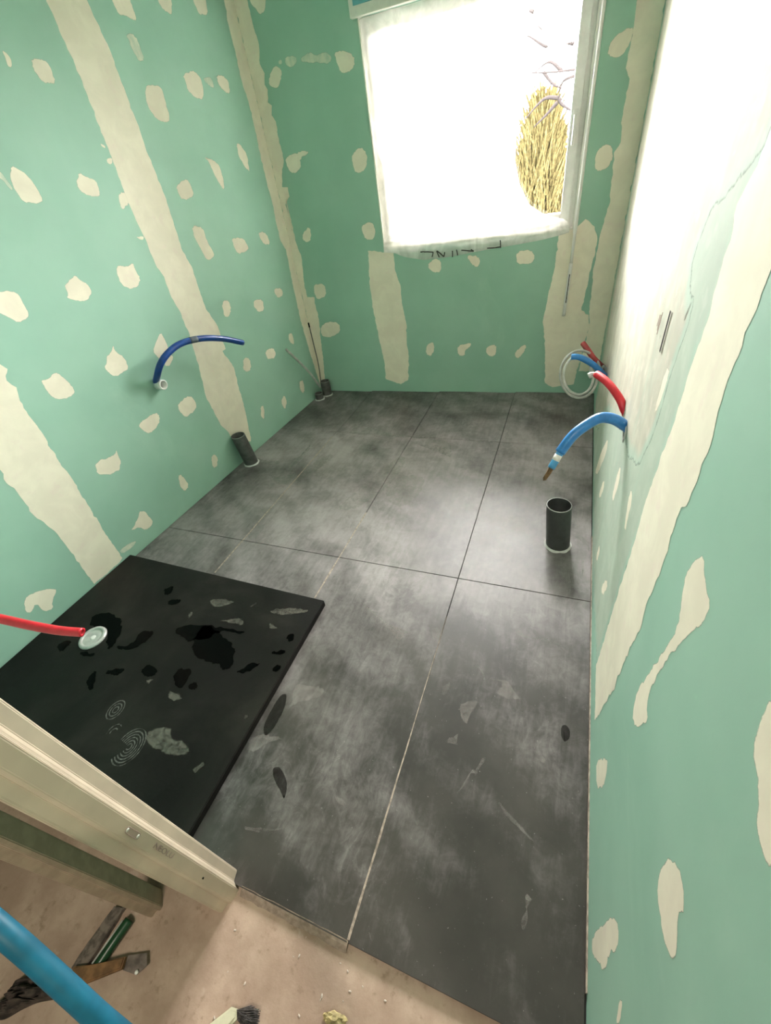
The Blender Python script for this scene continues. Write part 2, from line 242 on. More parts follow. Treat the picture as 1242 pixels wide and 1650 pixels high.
RIGHT = [[[2.675,0.903],[2.683,0.943],[2.705,0.976],[2.748,0.959],[2.784,0.961],[2.791,0.926],[2.776,0.896],[2.756,0.82],[2.741,0.745],[2.74,0.649],[2.787,0.634],[2.756,0.548],[2.72,0.526],[2.688,0.581],[2.712,0.709],[2.731,0.84],[2.695,0.875]],[[2.639,0.113],[2.7,0.276],[2.731,0.26],[2.749,0.213],[2.713,0.114]],[[3.002,0.623],[2.994,0.654],[2.999,0.695],[3.019,0.725],[3.06,0.72],[3.057,0.692],[3.094,0.671],[3.095,0.645],[3.067,0.616],[3.023,0.605]],[[3.001,0.071],[3.0,0.199],[2.999,0.291],[3.021,0.352],[3.056,0.331],[3.051,0.251],[3.073,0.213],[3.054,0.137],[3.03,0.058]],[[2.949,1.03],[2.956,1.002],[2.973,0.971],[3.006,0.966],[3.031,0.942],[3.057,0.944],[3.066,0.952],[3.068,0.987],[2.979,1.055]],[[3.114,0.336],[3.117,0.363],[3.142,0.337],[3.142,0.303]],[[2.086,0.215],[2.131,0.31],[2.186,0.318],[2.134,0.214]],[[2.132,1.021],[2.185,1.03],[2.168,0.928],[2.134,0.905]],[[2.121,0.673],[2.177,0.668],[2.185,0.611],[2.205,0.578],[2.177,0.565],[2.121,0.626]],[[1.862,0.582],[1.913,0.549],[1.894,0.439],[1.84,0.433],[1.833,0.526]],[[1.823,0.177],[1.874,0.192],[1.883,0.126],[1.824,0.101]],[[1.369,0.407],[1.431,0.367],[1.281,0.146],[1.135,0.057],[1.205,0.23]],[[1.542,0.307],[1.602,0.287],[1.539,0.182],[1.473,0.176]]]
STRIP3 = [[2.382,1.407],[2.348,1.39],[2.302,1.34],[2.325,1.307],[2.332,1.234],[2.345,1.176],[2.334,1.094],[2.343,0.992],[2.334,0.933],[2.312,0.775],[2.328,0.665],[2.33,0.371],[2.34,0.105],[2.512,0.086],[2.528,0.138],[2.569,0.388],[2.565,0.508],[2.586,0.639],[2.566,0.693],[2.568,0.838],[2.552,0.911],[2.576,0.997],[2.569,1.089],[2.558,1.108],[2.544,1.158],[2.549,1.21],[2.546,1.239],[2.547,1.27],[2.548,1.297]]
SKIM = [[0.014,1.872],[2.142,1.566],[2.37,1.415],[2.293,1.375],[2.193,1.328],[2.145,1.323],[2.094,1.236],[2.155,1.181],[2.212,1.184],[2.226,1.119],[2.198,1.033],[2.206,0.919],[2.186,0.841],[2.086,0.701],[1.668,0.612],[1.005,0.36],[0.845,0.128],[0.291,0.01],[0.279,0.264],[0.098,0.589],[-0.017,0.922],[-0.091,1.366]]
WET = [[[-1.317,0.658],[-1.304,0.735],[-1.182,0.694],[-1.108,0.673],[-1.056,0.584],[-1.086,0.569],[-1.14,0.585],[-1.202,0.574],[-1.269,0.602]],[[-1.437,0.67],[-1.355,0.721],[-1.102,0.744],[-1.12,0.729],[-1.229,0.717],[-1.245,0.663],[-1.357,0.633]],[[-1.897,0.628],[-1.811,0.666],[-1.7,0.631],[-1.662,0.58],[-1.646,0.519],[-1.659,0.502],[-1.735,0.576],[-1.852,0.575]],[[-1.664,0.841],[-1.627,0.877],[-1.6,0.848],[-1.616,0.809]],[[-1.582,0.791],[-1.532,0.821],[-1.514,0.792],[-1.563,0.771]],[[-1.428,0.466],[-1.417,0.501],[-1.367,0.496],[-1.349,0.47],[-1.38,0.449]],[[-1.269,0.486],[-1.273,0.523],[-1.211,0.534],[-1.198,0.471],[-1.208,0.45],[-1.251,0.467]],[[-1.011,0.596],[-0.993,0.626],[-0.95,0.632],[-0.986,0.579],[-1.034,0.571]],[[-0.942,0.691],[-0.889,0.712],[-0.879,0.696],[-0.923,0.681]],[[-0.92,0.764],[-0.896,0.792],[-0.879,0.762],[-0.895,0.744]],[[-0.902,0.627],[-0.87,0.648],[-0.863,0.626],[-0.888,0.616]],[[-1.572,0.425],[-1.522,0.452],[-1.493,0.454],[-1.508,0.425],[-1.544,0.414]],[[-1.624,0.373],[-1.621,0.412],[-1.604,0.404],[-1.556,0.343],[-1.591,0.346]],[[-1.639,0.528],[-1.562,0.549],[-1.582,0.616],[-1.535,0.636],[-1.511,0.628],[-1.511,0.563],[-1.577,0.517]],[[-1.183,0.469],[-1.166,0.498],[-1.135,0.477],[-1.147,0.46]],[[-1.917,0.453],[-1.891,0.489],[-1.85,0.485],[-1.855,0.427]],[[-1.77,0.464],[-1.693,0.472],[-1.693,0.458],[-1.757,0.447]]]
DUST = [[[-1.395,0.847],[-1.338,0.878],[-1.242,0.877],[-1.253,0.849],[-1.316,0.809],[-1.36,0.814]],[[-1.264,0.753],[-1.234,0.783],[-1.167,0.816],[-1.119,0.768],[-1.181,0.752]],[[-1.183,0.859],[-1.141,0.91],[-1.143,0.846]],[[-1.036,0.805],[-1.018,0.822],[-0.97,0.801],[-0.978,0.78],[-1.016,0.774]],[[-1.242,0.412],[-1.251,0.444],[-1.189,0.444],[-1.153,0.427],[-1.176,0.4],[-1.215,0.397]],[[-1.381,0.442],[-1.355,0.462],[-1.329,0.457],[-1.34,0.424],[-1.362,0.424]],[[-1.215,0.271],[-1.207,0.304],[-1.156,0.334],[-1.12,0.33],[-1.103,0.305],[-1.014,0.304],[-0.994,0.273],[-1.025,0.247],[-1.114,0.236],[-1.192,0.249]],[[-1.44,0.746],[-1.423,0.782],[-1.387,0.759],[-1.405,0.724]],[[-0.96,0.226],[-0.935,0.273],[-0.927,0.269],[-0.949,0.227]],[[-0.903,0.426],[-0.885,0.452],[-0.877,0.446],[-0.883,0.424]],[[-1.075,0.855],[-1.044,0.898],[-0.903,0.927],[-0.875,0.899],[-0.997,0.845]]]
MARK = [[[-0.709,1.045],[-0.67,1.016],[-0.595,0.989],[-0.516,0.944],[-0.481,0.93],[-0.445,0.949],[-0.47,0.882],[-0.488,0.883],[-0.475,0.914],[-0.536,0.932],[-0.615,0.976],[-0.679,1.006]],[[-0.054,1.059],[-0.029,1.066],[-0.01,1.038],[0.06,1.05],[0.149,1.027],[0.148,1.012],[0.061,1.038],[-0.013,1.018],[-0.051,1.034]],[[-0.174,0.864],[-0.149,0.868],[-0.121,0.833],[-0.123,0.804],[-0.137,0.828],[-0.156,0.851]],[[-0.267,0.752],[-0.244,0.784],[-0.229,0.757],[-0.246,0.712],[-0.268,0.719]],[[-0.112,0.829],[-0.046,0.843],[-0.028,0.815],[0.012,0.785],[0.0,0.77],[-0.063,0.763],[-0.085,0.778],[-0.062,0.816],[-0.111,0.822]],[[-0.203,0.696],[-0.163,0.734],[-0.125,0.735],[-0.142,0.68],[-0.148,0.639],[-0.173,0.646]],[[-0.211,0.583],[-0.165,0.618],[-0.178,0.589],[-0.156,0.569],[-0.187,0.565],[-0.204,0.563]],[[-0.108,0.506],[-0.077,0.571],[-0.079,0.554],[-0.098,0.501]],[[-0.596,0.618],[-0.578,0.623],[-0.549,0.584],[-0.56,0.57]],[[-0.486,1.183],[-0.458,1.198],[-0.464,1.14]],[[0.068,0.617],[0.1,0.618],[0.102,0.594],[0.074,0.59]],[[-0.381,0.973],[-0.341,0.997],[-0.307,0.952],[-0.308,0.913],[-0.343,0.916]],[[-0.855,0.386],[-0.807,0.42],[-0.754,0.427],[-0.725,0.416],[-0.767,0.394],[-0.804,0.346],[-0.828,0.347]],[[-0.795,0.594],[-0.785,0.62],[-0.67,0.63],[-0.671,0.585],[-0.741,0.543],[-0.771,0.513]],[[-0.721,0.161],[-0.646,0.182],[-0.596,0.205],[-0.582,0.197],[-0.64,0.172],[-0.713,0.158]],[[-0.502,0.329],[-0.458,0.326],[-0.43,0.31],[-0.443,0.293],[-0.478,0.302]],[[-0.246,0.341],[-0.22,0.346],[-0.218,0.324],[-0.236,0.322]],[[-0.03,0.464],[0.008,0.444],[0.087,0.395],[0.081,0.382],[0.03,0.405],[-0.016,0.432]],[[-0.151,0.434],[-0.126,0.493],[-0.12,0.508],[-0.095,0.525],[-0.112,0.489],[-0.132,0.435]],[[-0.286,0.08],[-0.272,0.088],[-0.256,0.068],[-0.268,0.061]],[[0.069,0.205],[0.074,0.253],[0.082,0.286],[0.081,0.243],[0.076,0.202]],[[0.139,1.671],[0.201,1.646],[0.217,1.568],[0.208,1.546],[0.189,1.602],[0.156,1.626],[0.143,1.634]],[[0.172,1.509],[0.199,1.52],[0.197,1.44],[0.186,1.384],[0.173,1.425]],[[-1.416,2.448],[-1.362,2.533],[-1.264,2.57],[-1.126,2.497],[-0.805,2.465],[-0.798,2.437],[-1.108,2.448],[-1.324,2.443]],[[-1.104,1.601],[-1.074,1.756],[-1.016,1.948],[-0.952,2.158],[-0.893,2.23],[-0.846,2.124],[-0.87,1.862],[-0.93,1.731],[-0.993,1.622]],[[-0.947,2.358],[-0.845,2.431],[-0.705,2.458],[-0.62,2.399],[-0.576,2.233],[-0.617,2.248],[-0.662,2.362],[-0.825,2.364]],[[-1.981,2.064],[-1.838,2.02],[-1.725,2.045],[-1.708,1.994],[-1.796,1.955],[-1.886,1.968]],[[-1.586,2.227],[-1.582,2.066],[-1.601,1.955],[-1.637,1.992],[-1.63,2.127],[-1.624,2.271]],[[-0.903,1.892],[-0.812,2.019],[-0.674,2.003],[-0.666,1.829],[-0.725,1.689],[-0.843,1.731]],[[-1.741,1.87],[-1.619,1.849],[-1.516,1.947],[-1.422,2.179],[-1.351,2.144],[-1.427,1.88],[-1.554,1.743]],[[-1.505,1.292],[-1.496,1.382],[-1.451,1.422],[-1.42,1.339],[-1.448,1.261]]]
SPOT = [[[0.131,0.724],[0.147,0.736],[0.161,0.719],[0.159,0.692],[0.145,0.675],[0.135,0.689]],[[-0.72,0.327],[-0.702,0.342],[-0.671,0.326],[-0.643,0.301],[-0.632,0.259],[-0.656,0.277],[-0.697,0.301]],[[-0.828,0.434],[-0.83,0.55],[-0.804,0.568],[-0.781,0.51],[-0.783,0.437],[-0.797,0.404]]]
PIPE_LEFT = [[-2.0632,1.6362,0.7026],[-1.9807,1.6089,0.7705],[-1.9373,1.6216,0.8252],[-1.9224,1.6721,0.858],[-1.9198,1.7598,0.8755],[-1.9028,1.8386,0.8748],[-1.8815,1.9327,0.8568],[-1.8593,2.0489,0.8149],[-1.8372,2.1742,0.7512]]
PIPE_BLUE = [[0.2358,1.48,0.6588],[0.2212,1.472,0.674],[0.1808,1.453,0.7072],[0.1415,1.4426,0.7175],[0.1077,1.4288,0.7046],[0.0612,1.4029,0.669],[0.0256,1.3781,0.6123]]
PIPE_BLUE_IN = [[0.032,1.3844,0.624],[0.0197,1.369,0.5972],[0.0041,1.3522,0.5627]]
TAPE = [[0.0227,1.3731,0.6051],[0.015,1.3637,0.5874]]
TIP = [[0.0056,1.3539,0.567],[-0.002,1.3428,0.5474],[-0.0119,1.3304,0.5308]]
PIPE_RED = [[0.2335,1.6016,0.6528],[0.2213,1.6006,0.6747],[0.2048,1.6168,0.7023],[0.1774,1.654,0.7275],[0.1515,1.6951,0.7403],[0.1217,1.7414,0.745]]
PLUG = [[0.1241,1.7386,0.7437],[0.1071,1.7486,0.7419],[0.0952,1.7478,0.7348]]
STUB_RED = [[0.2261,2.7022,0.3899],[0.1867,2.577,0.4634],[0.1486,2.5537,0.5067],[0.1154,2.5818,0.5409],[0.0862,2.6179,0.566]]
STUB_BLUE = [[0.2457,2.5541,0.3883],[0.1905,2.4563,0.4695],[0.1479,2.4436,0.5112],[0.0986,2.4451,0.5404],[0.0634,2.4409,0.5553],[0.0331,2.4404,0.5556]]
COIL = [[0.2429,2.6309,0.3964],[0.2071,2.5777,0.4527],[0.1931,2.5251,0.4494],[0.178,2.5427,0.4803],[0.1559,2.554,0.5079],[0.1289,2.558,0.5301],[0.0991,2.5543,0.5451],[0.0691,2.5433,0.5519],[0.0413,2.5258,0.5501],[0.0179,2.5032,0.54],[0.0008,2.4773,0.5227],[-0.0087,2.4501,0.4997],[-0.0101,2.4237,0.473],[-0.0033,2.4001,0.445],[0.0109,2.3811,0.418],[0.0312,2.368,0.3943],[0.0558,2.3616,0.3757],[0.0827,2.3621,0.3638],[0.1096,2.3692,0.3594],[0.1342,2.3822,0.3628],[0.1546,2.3996,0.3736],[0.1692,2.4198,0.3908],[0.1769,2.4409,0.413],[0.1772,2.4611,0.4383],[0.1702,2.4786,0.4646],[0.1566,2.4918,0.4897],[0.1376,2.4997,0.5117],[0.115,2.5014,0.5288],[0.0906,2.4969,0.5399],[0.0664,2.4865,0.5441],[0.0445,2.471,0.5413],[0.0265,2.4516,0.5319],[0.0139,2.43,0.5168],[0.0075,2.4076,0.4975],[0.0078,2.3862,0.4757],[0.0145,2.3675,0.4532],[0.027,2.3527,0.4319],[0.0441,2.3428,0.4137],[0.0643,2.3384,0.3999],[0.0858,2.3395,0.3916],[0.1068,2.3458,0.3895],[0.1257,2.3565,0.3936],[0.141,2.3706,0.4035],[0.1513,2.3865,0.4183],[0.1561,2.4028,0.4367],[0.155,2.4181,0.4571],[0.1484,2.431,0.4779],[0.1367,2.4402,0.4975],[0.1414,2.3957,0.4766]]
PIPE_REDL = [[-1.6976,0.1347,0.8587],[-1.6382,0.1997,0.7541],[-1.4985,0.2507,0.6694],[-1.3902,0.2845,0.6149],[-1.3065,0.3025,0.5885],[-1.2368,0.3221,0.5637],[-1.1789,0.3431,0.5472]]
PIPE_CYAN = [[-0.8173,-0.0889,0.9029],[-0.7128,-0.098,0.8502],[-0.5888,-0.1191,0.757],[-0.544,-0.1297,0.7118],[-0.4979,-0.142,0.664],[-0.4551,-0.1549,0.6094],[-0.3716,-0.1776,0.4885]]
TUBE_THIN = [[-1.8882,3.0003,0.1044],[-1.8977,2.9165,0.2566],[-1.9284,2.8366,0.3928],[-1.9391,2.7387,0.5134]]
CABLE = [[-1.925,3.085,0.1],[-1.93,3.12,0.25],[-1.94,3.135,0.4],[-1.945,3.14,0.55]]
TEXT = [[[0.9811,0.9967],[1.034,0.9939],[1.068,0.9877],[1.0588,0.9625]],[[1.1062,0.9553],[1.0926,0.9857],[1.0931,0.9937]],[[1.0931,0.9937],[1.1384,0.9559]],[[1.1384,0.9559],[1.1452,0.9812]],[[1.1958,0.9849],[1.1964,0.9495]],[[1.2236,0.9889],[1.2301,0.958]],[[1.2546,0.983],[1.3352,0.9714],[1.3173,0.9824]],[[1.4197,0.9798],[1.4723,0.9783],[1.5025,0.9802]],[[1.5013,1.016],[1.5044,0.9755]]]
TREE = [[1.0426,6.8,-0.5],[[[0.1618,6.5,1.994],[-0.0586,6.5,1.9889],[-0.3777,6.5,1.9987],[-0.7153,6.5,2.0418]],[[-0.3835,6.6,2.0072],[-0.5141,6.6,2.0975],[-0.6627,6.6,2.0403]],[[-0.293,6.7,2.201],[-0.5098,6.7,2.2836],[-0.6058,6.7,2.3446],[-0.6709,6.7,2.3996]],[[-0.5174,6.8,2.2961],[-0.5728,6.8,2.2391],[-0.7364,6.8,2.3359],[-0.7815,6.8,2.353]],[[-0.5949,6.9,2.0604],[-0.4873,6.9,1.95],[-0.3853,6.9,1.899]],[[-0.0577,7.0,1.9964],[-0.3162,7.0,1.9773],[-0.3951,7.0,1.941],[-0.4147,7.0,1.8283]],[[-0.4206,7.1,1.8337],[-0.5574,7.1,1.8552],[-0.6557,7.1,1.8071],[-0.7678,7.1,1.7156]],[[-0.4265,7.2,1.8391],[-0.3858,7.2,1.7798],[-0.24,7.2,1.6933],[0.0059,7.2,1.6027]],[[-0.4421,7.3,1.8085],[-0.5585,7.3,1.7167],[-0.6942,7.3,1.6234]],[[-0.7826,7.4,2.6003],[-0.9207,7.4,2.6729],[-1.0585,7.4,2.7364]],[[-0.8682,7.5,2.3373],[-0.9738,7.5,2.2003],[-1.0244,7.5,2.0469],[-1.044,7.5,1.8237]],[[1.0426,6.8,-0.5],[1.0226,6.8,0.8],[0.8725,6.8,1.8107],[0.6985,6.8,2.0753],[0.4698,6.8,2.5845]],[[0.8663,6.8,1.8336],[0.4416,6.7,2.006],[0.1618,6.5,1.994]],[[0.8663,6.8,1.8336],[0.5413,6.7,1.5606],[0.0059,7.2,1.6027]],[[0.7484,6.8,1.9827],[0.1457,6.7,2.1223],[-0.2886,6.6,2.1898]]],0.022]
BUSH = (-0.72, 9.0, 2.30, 0.95)
OVAL = (.0247, .522, .5615, .0050); TXT = (.026, .414, .0150); HOLE = (.0217, .2006)
FOOTS = [(-1.393, .312, .036, 3, 0.0, 6.283), (-1.232, .226, .062, 6, -2.2, 3.0), (-1.33, .245, .030, 2, 1.0, 3.6)]
# ------------------------------------------------------------------ room shell
L0, L1, R1, R0 = (-2.0954, 0.0), (-1.9636, 3.1684), (0.2321, 3.2413), (0.2126, 0.0)
H = 2.5
def frame_of(A, B):
    A = Vector((A[0], A[1], 0)); B = Vector((B[0], B[1], 0)); t = (B-A).normalized()
    return A, math.atan2(t.y, t.x), (B-A).length
def wall_obj(name, A, B, boxes, mat=MB):
    a, rz, ln = frame_of(A, B); bm = bmesh.new()
    for b in boxes: box(bm, *b)
    o = frombm(name, bm, mat); o.location = a; o.rotation_euler = (0, 0, rz); return o
TH = .10
lenL = frame_of(L0, L1)[2]; lenB = frame_of(L1, R1)[2]; lenR = frame_of(R1, R0)[2]
wL = wall_obj('wall_left', L0, L1, [(0.0, lenL+.10, 0, TH, -.02, H)])
WU0, WU1, WZ0, WZ1 = .716, 1.922, 1.030, 2.11
wB = wall_obj('wall_back', L1, R1, [(0, WU0, 0, .22, -.02, H), (WU1, lenB, 0, .22, -.02, H), (WU0, WU1, 0, .22, -.02, WZ0), (WU0, WU1, 0, .22, WZ1, H)])
wR = wall_obj('wall_right', R1, R0, [(-.10, lenR+2.75, 0, TH, -.02, H)])
for o in (wL, wB, wR): tag(o, kind='structure')
tag(wL, 'green moisture board wall on the left with two vertical filler strips'); tag(wB, 'green moisture board wall around the window'); tag(wR, 'green moisture board wall on the right, mostly skimmed pale')
random.seed(7)
def ragged(pts, step, amp):
    out = []
    n = len(pts)
    for i in range(n):
        a = Vector(pts[i]); b = Vector(pts[(i+1) % n]); d = b-a; L = d.length
        if L < 1e-6: continue
        k = max(1, int(L/step)); nn = Vector((-d.y, d.x))/L
        for j in range(k):
            p = a+d*(j/k)
            if j: p = p+nn*(noise.noise(Vector((p.x*38, p.y*38, 3.1)))*amp*2)
            out.append(p)
    return out
def area2(p): return sum(p[i][0]*p[(i+1) % len(p)][1]-p[(i+1) % len(p)][0]*p[i][1] for i in range(len(p)))
def patch(name, pts, parent, mat, place, lift=.0008, inset=.010, step=.012, amp=.0022, th=.0006, edge=.05, soft=0):
    """thin layer of filler: flat polygon with a feathered rim (attribute cover 0..1)"""
    if area2(pts) < 0: pts = pts[::-1]
    for _ in range(soft):
        pts = [q for i in range(len(pts)) for a_, b_ in [(pts[i], pts[(i+1) % len(pts)])] for q in ((a_[0]*.78+b_[0]*.22, a_[1]*.78+b_[1]*.22), (a_[0]*.22+b_[0]*.78, a_[1]*.22+b_[1]*.78))]
    P = ragged(pts, step, amp); n = len(P)
    bm = bmesh.new(); lay = bm.verts.layers.float.new('cover')
    vs = []
    for p in P:
        v = bm.verts.new((p.x, p.y, 0)); v[lay] = edge; vs.append(v)
    f = bm.faces.new(vs); bm.normal_update()
    if inset > 0:
        r = bmesh.ops.inset_individual(bm, faces=[f], thickness=inset, use_even_offset=False)
        bm.verts.ensure_lookup_table()
        for v in bm.verts: v[lay] = edge if v.is_boundary else 1.0
    bmesh.ops.triangulate(bm, faces=[f for f in bm.faces if len(f.verts) > 4])
    for v in bm.verts: v.co = Vector(place(v.co.x, v.co.y, lift))
    o = frombm(name, bm, mat, parent)
    return o
onwall = lambda u, z, l: (u, -l, z)
def wpatch(pts, parent, name='filler_patch', mat=None, lift=.0003, **kw):
    xs = [p[0] for p in pts]; ys = [p[1] for p in pts]; s = min(max(xs)-min(xs), max(ys)-min(ys))
    kw.setdefault('inset', min(.008, s*.14)); kw.setdefault('step', max(.004, s*.08)); kw.setdefault('amp', min(.0035, s*.05)); kw.setdefault('soft', 1)
    return patch(name, pts, parent, mat or MF, onwall, lift, **kw)
for i, q in enumerate(LEFT): wpatch(q, wL, mat=MFT if i in (5, 8, 13, 45) else MF)
for i, q in enumerate(BACK): wpatch(q, wB, mat=MFT if i in (2, 3, 4) else MF)
for i, q in enumerate(RIGHT): wpatch(q, wR, mat=MF)
for q, par in ((STRIP1, wL), (STRIP2, wL), (CORN_L, wL), (CORN_B, wB), (STRIP_BL, wB), (STRIP_BR, wB), (CORN_R, wB)):
    wpatch(q, par, 'jointing_strip', lift=.0005, inset=.004, step=.015, amp=.004, edge=.25, soft=0)
wpatch([[2.34, 2.5]]+[[2.36, 1.6]]+STRIP3+[[2.55, 1.5], [2.56, 2.5]], wR, 'jointing_strip', lift=.0005, inset=.006, step=.012, amp=.006, edge=.15, soft=0)
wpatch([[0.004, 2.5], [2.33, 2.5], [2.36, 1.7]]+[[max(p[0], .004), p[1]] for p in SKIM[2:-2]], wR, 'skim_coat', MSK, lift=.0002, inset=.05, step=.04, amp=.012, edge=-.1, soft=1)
wpatch([[.004, .012], [.004, 1.9], [2.3, 1.55], [2.36, 1.3], [2.35, .9], [2.32, .45], [2.33, .02]], wR, 'thin_skim_window_light', MSK2, lift=.0001, inset=.04, step=.04, amp=.01, edge=0.0)  # thin skim; part of its paleness is window light put into the colour

# front partition with the door opening
FY0, FY1 = -.010, .058; ZF = -.016
wf = boxobj('wall_front', (-2.25, -.702, FY0, FY1, -.02, H), MB); tag(wf, 'green partition wall carrying the door frame on the left', kind='structure')
fl_ = bmesh.new()
box(fl_, -3.2, .30, -2.6, 0.0560, -.055, ZF)
hall = frombm('floor_hall', fl_, M_screed); tag(hall, 'bare pinkish screed floor of the hall', kind='structure')
bm = bmesh.new(); box(bm, -3.2, -3.1, -2.6, FY0, ZF, H); box(bm, -3.2, .3, -2.7, -2.6, ZF, H); box(bm, -3.2, -2.25, FY0, FY1, ZF, H)
wh = frombm('wall_hall', bm, M_hallw); tag(wh, 'plain hall walls behind the doorway', kind='structure')
ce = boxobj('ceiling', (-3.2, .4, -2.7, 3.4, H, H+.1), MB); tag(ce, 'green moisture board ceiling above the room and hall', kind='structure')

# floor of large slate tiles, gaps in the mesh
def xl_at(y): return L0[0]+(L1[0]-L0[0])*y/L1[1]
def xr_at(y): return R0[0]+(R1[0]-R0[0])*y/R1[1]
XJ = [-2.09, -1.502, -.916, -.321, .30]; YJ = [.0446, 1.264, 2.464, 3.30]
bm = bmesh.new(); g = .0016
for j in range(3):
    for i in range(4):
        y0 = YJ[j]+(g if j else 0); y1 = YJ[j+1]-g
        y1 = min(y1, L1[1]-.004 + (R1[1]-L1[1])*((XJ[i]+XJ[i+1])/2-L1[0])/(R1[0]-L1[0])) if j == 2 else y1
        def cl(x, y): return max(min(x, xr_at(y)-.004), xl_at(y)+.004)
        a, b = XJ[i]+g, XJ[i+1]-g
        if i == 0: a = -9
        if i == 3: b = 9
        c4 = [(cl(a, y0), y0), (cl(b, y0), y0), (cl(b, y1), y1), (cl(a, y1), y1)]
        vt = [bm.verts.new((x, y, 0)) for x, y in c4]; vb = [bm.verts.new((x, y, -.009)) for x, y in c4]
        f = bm.faces.new(vt); bm.faces.new(vb[::-1])
        for k in range(4): bm.faces.new((vt[k], vb[k], vb[(k+1) % 4], vt[(k+1) % 4]))
        bmesh.ops.bevel(bm, geom=list(f.edges), offset=.0008, segments=1, affect='EDGES')
bmesh.ops.recalc_face_normals(bm, faces=bm.faces)
n0 = len(bm.faces)
box(bm, -2.12, .26, .054, 3.28, -.05, -.006, mi=1)
floor = frombm('floor', bm, [MT, M_grout]); tag(floor, 'dark slate-grey floor of large tiles hazed with dried cement', kind='structure')
onfloor = lambda x, y, l: (x, y, l)
M_mark = m_smear('dried_cement_smear', (.44, .40, .38, 1), .42, .85, False, .1); M_spot = m_smear('damp_spot', (.012, .011, .009, 1), .6, .5, True, .1)
for q in MARK:
    patch('cement_smear', q, floor, M_mark, onfloor, .0005, .007, .006, .004, edge=-.3, soft=1)
for q in SPOT: patch('damp_spot', q, floor, M_spot, onfloor, .0007, .006, .01, .002, edge=.1, soft=2)
# pale grout left in some joints
def grout(x0, x1, y0, y1, mat=M_pale, fade=0.0):
    bm = bmesh.new(); n = 40; rows = []
    lay = bm.verts.layers.float.new('cover')
    for i in range(n+1):
        t = i/n; x = x0+(x1-x0)*t; y = y0+(y1-y0)*t; horiz = abs(x1-x0) > abs(y1-y0)
        wd = .0034*(1-fade*t)*(1+.5*noise.noise(Vector((x*9, y*9, 0))))
        off = .0008*noise.noise(Vector((x*14, y*14, 5)))
        vs = []
        for s in (-1, 1):
            vs.append(bm.verts.new((x+(0 if horiz else s*wd+off), y+(s*wd+off if horiz else 0), .0005+.0005*noise.noise(Vector((x*60, y*60, s))))))
        rows.append(vs)
    for a, b in zip(rows, rows[1:]): bm.faces.new((a[0], a[1], b[1], b[0]))
    return frombm('grout_joint', bm, mat, floor)
grout(-.321, -.321, .05, 1.05, fade=.85); grout(-1.502, -1.502, 1.02, 2.40); grout(-.916, -.916, 1.0, 1.62)
# pale edge of adhesive under the threshold
random.seed(3)
bm = bmesh.new(); xs = [-.64+i*.02 for i in range(17)]; top = []
prev = None
for x in xs:
    a = .048+.002*random.random(); b = .036-.004*random.random()
    v = [bm.verts.new((x, a, .0008)), bm.verts.new((x, b+.006, -.0035)), bm.verts.new((x, b-.006, ZF+.0005))]
    if prev:
        for k in range(2): bm.faces.new((prev[k], v[k], v[k+1], prev[k+1]))
    prev = v
frombm('adhesive_edge', bm, plain('adhesive_grey_pink', (.42, .33, .27, 1), .85, var=.1, scale=70), floor)
# perimeter edge strip of the screed on the right
tr = boxobj('trim_1', (-.003, .0, 0, 1.5, -.004, .012), M_pale); tr.location = (xr_at(.15)-.0005, .15, 0)
tr.rotation_euler = (0, 0, -math.atan2(R1[0]-R0[0], R1[1])); tag(tr, 'thin pale strip of edge foam along the right wall', kind='structure')

# ------------------------------------------------------------------ window
a, rzB, _ = frame_of(L1, R1)
win = empty('window_1', a, rzB); tag(win, 'white window partly covered with loose protective film', kind='structure')
WT = 2.11
bm = bmesh.new()   # reveal lining
box(bm, WU0, WU0+.006, -.001, .10, WZ0, WT); box(bm, WU1-.006, WU1, -.001, .10, WZ0, WT); box(bm, WU0, WU1, -.003, .10, WZ0, WZ0+.006)
frombm('reveal_lining', bm, M_box, win)
def ring(name, u0, u1, z0, z1, w_, y0, y1, mat, bev=.003):
    bm = bmesh.new()
    box(bm, u0, u0+w_, y0, y1, z0, z1, bev); box(bm, u1-w_, u1, y0, y1, z0, z1, bev)
    box(bm, u0+w_, u1-w_, y0, y1, z0, z0+w_, bev); box(bm, u0+w_, u1-w_, y0, y1, z1-w_, z1, bev)
    return frombm(name, bm, mat, win)
ring('window_frame', WU0+.006, WU1-.006, WZ0+.006, WT, .040, .068, .14, M_white)
ring('window_sash', WU0+.030, WU1-.030, WZ0+.030, WT-.024, .052, .055, .12, M_white, .005)
n = N('window_glass'); n.t.nodes.remove(n.b)
tr_ = n.new('ShaderNodeBsdfTransparent'); gl = n.new('ShaderNodeBsdfGlossy'); gl.inputs['Roughness'].default_value = .02
fr = n.new('ShaderNodeFresnel'); fr.inputs[0].default_value = 1.45; mx = n.new('ShaderNodeMixShader')
n.lk(fr.outputs[0], mx.inputs[0]); n.lk(tr_.outputs[0], mx.inputs[1]); n.lk(gl.outputs[0], mx.inputs[2]); n.lk(mx.outputs[0], n.out.inputs[0])
boxobj('window_pane', (WU0+.075, WU1-.075, 0.083, .089, WZ0+.075, WT-.07), n.m, win)
# handle on the right stile
bm = bmesh.new(); box(bm, WU1-.068, WU1-.044, .043, .055, 1.50, 1.57, .004); box(bm, WU1-.064, WU1-.048, .020, .044, 1.42, 1.55, .005)
frombm('window_handle', bm, M_white, win)
# roller shutter box above
sb = empty('shutter_box', a, rzB); tag(sb, 'cream roller shutter box above the window with blue protective film', 'shutter box')
boxobj('housing', (WU0-.030, WU1+.03, -.032, -.001, WT-.012, 2.30), M_box, sb, .003)
boxobj('protective_label', (WU0-.005, WU0+.52, -.0332, -.0321, WT+.028, 2.28), plain('pale_blue_film', (.16, .45, .50, 1), .3, var=.1, scale=12), sb)

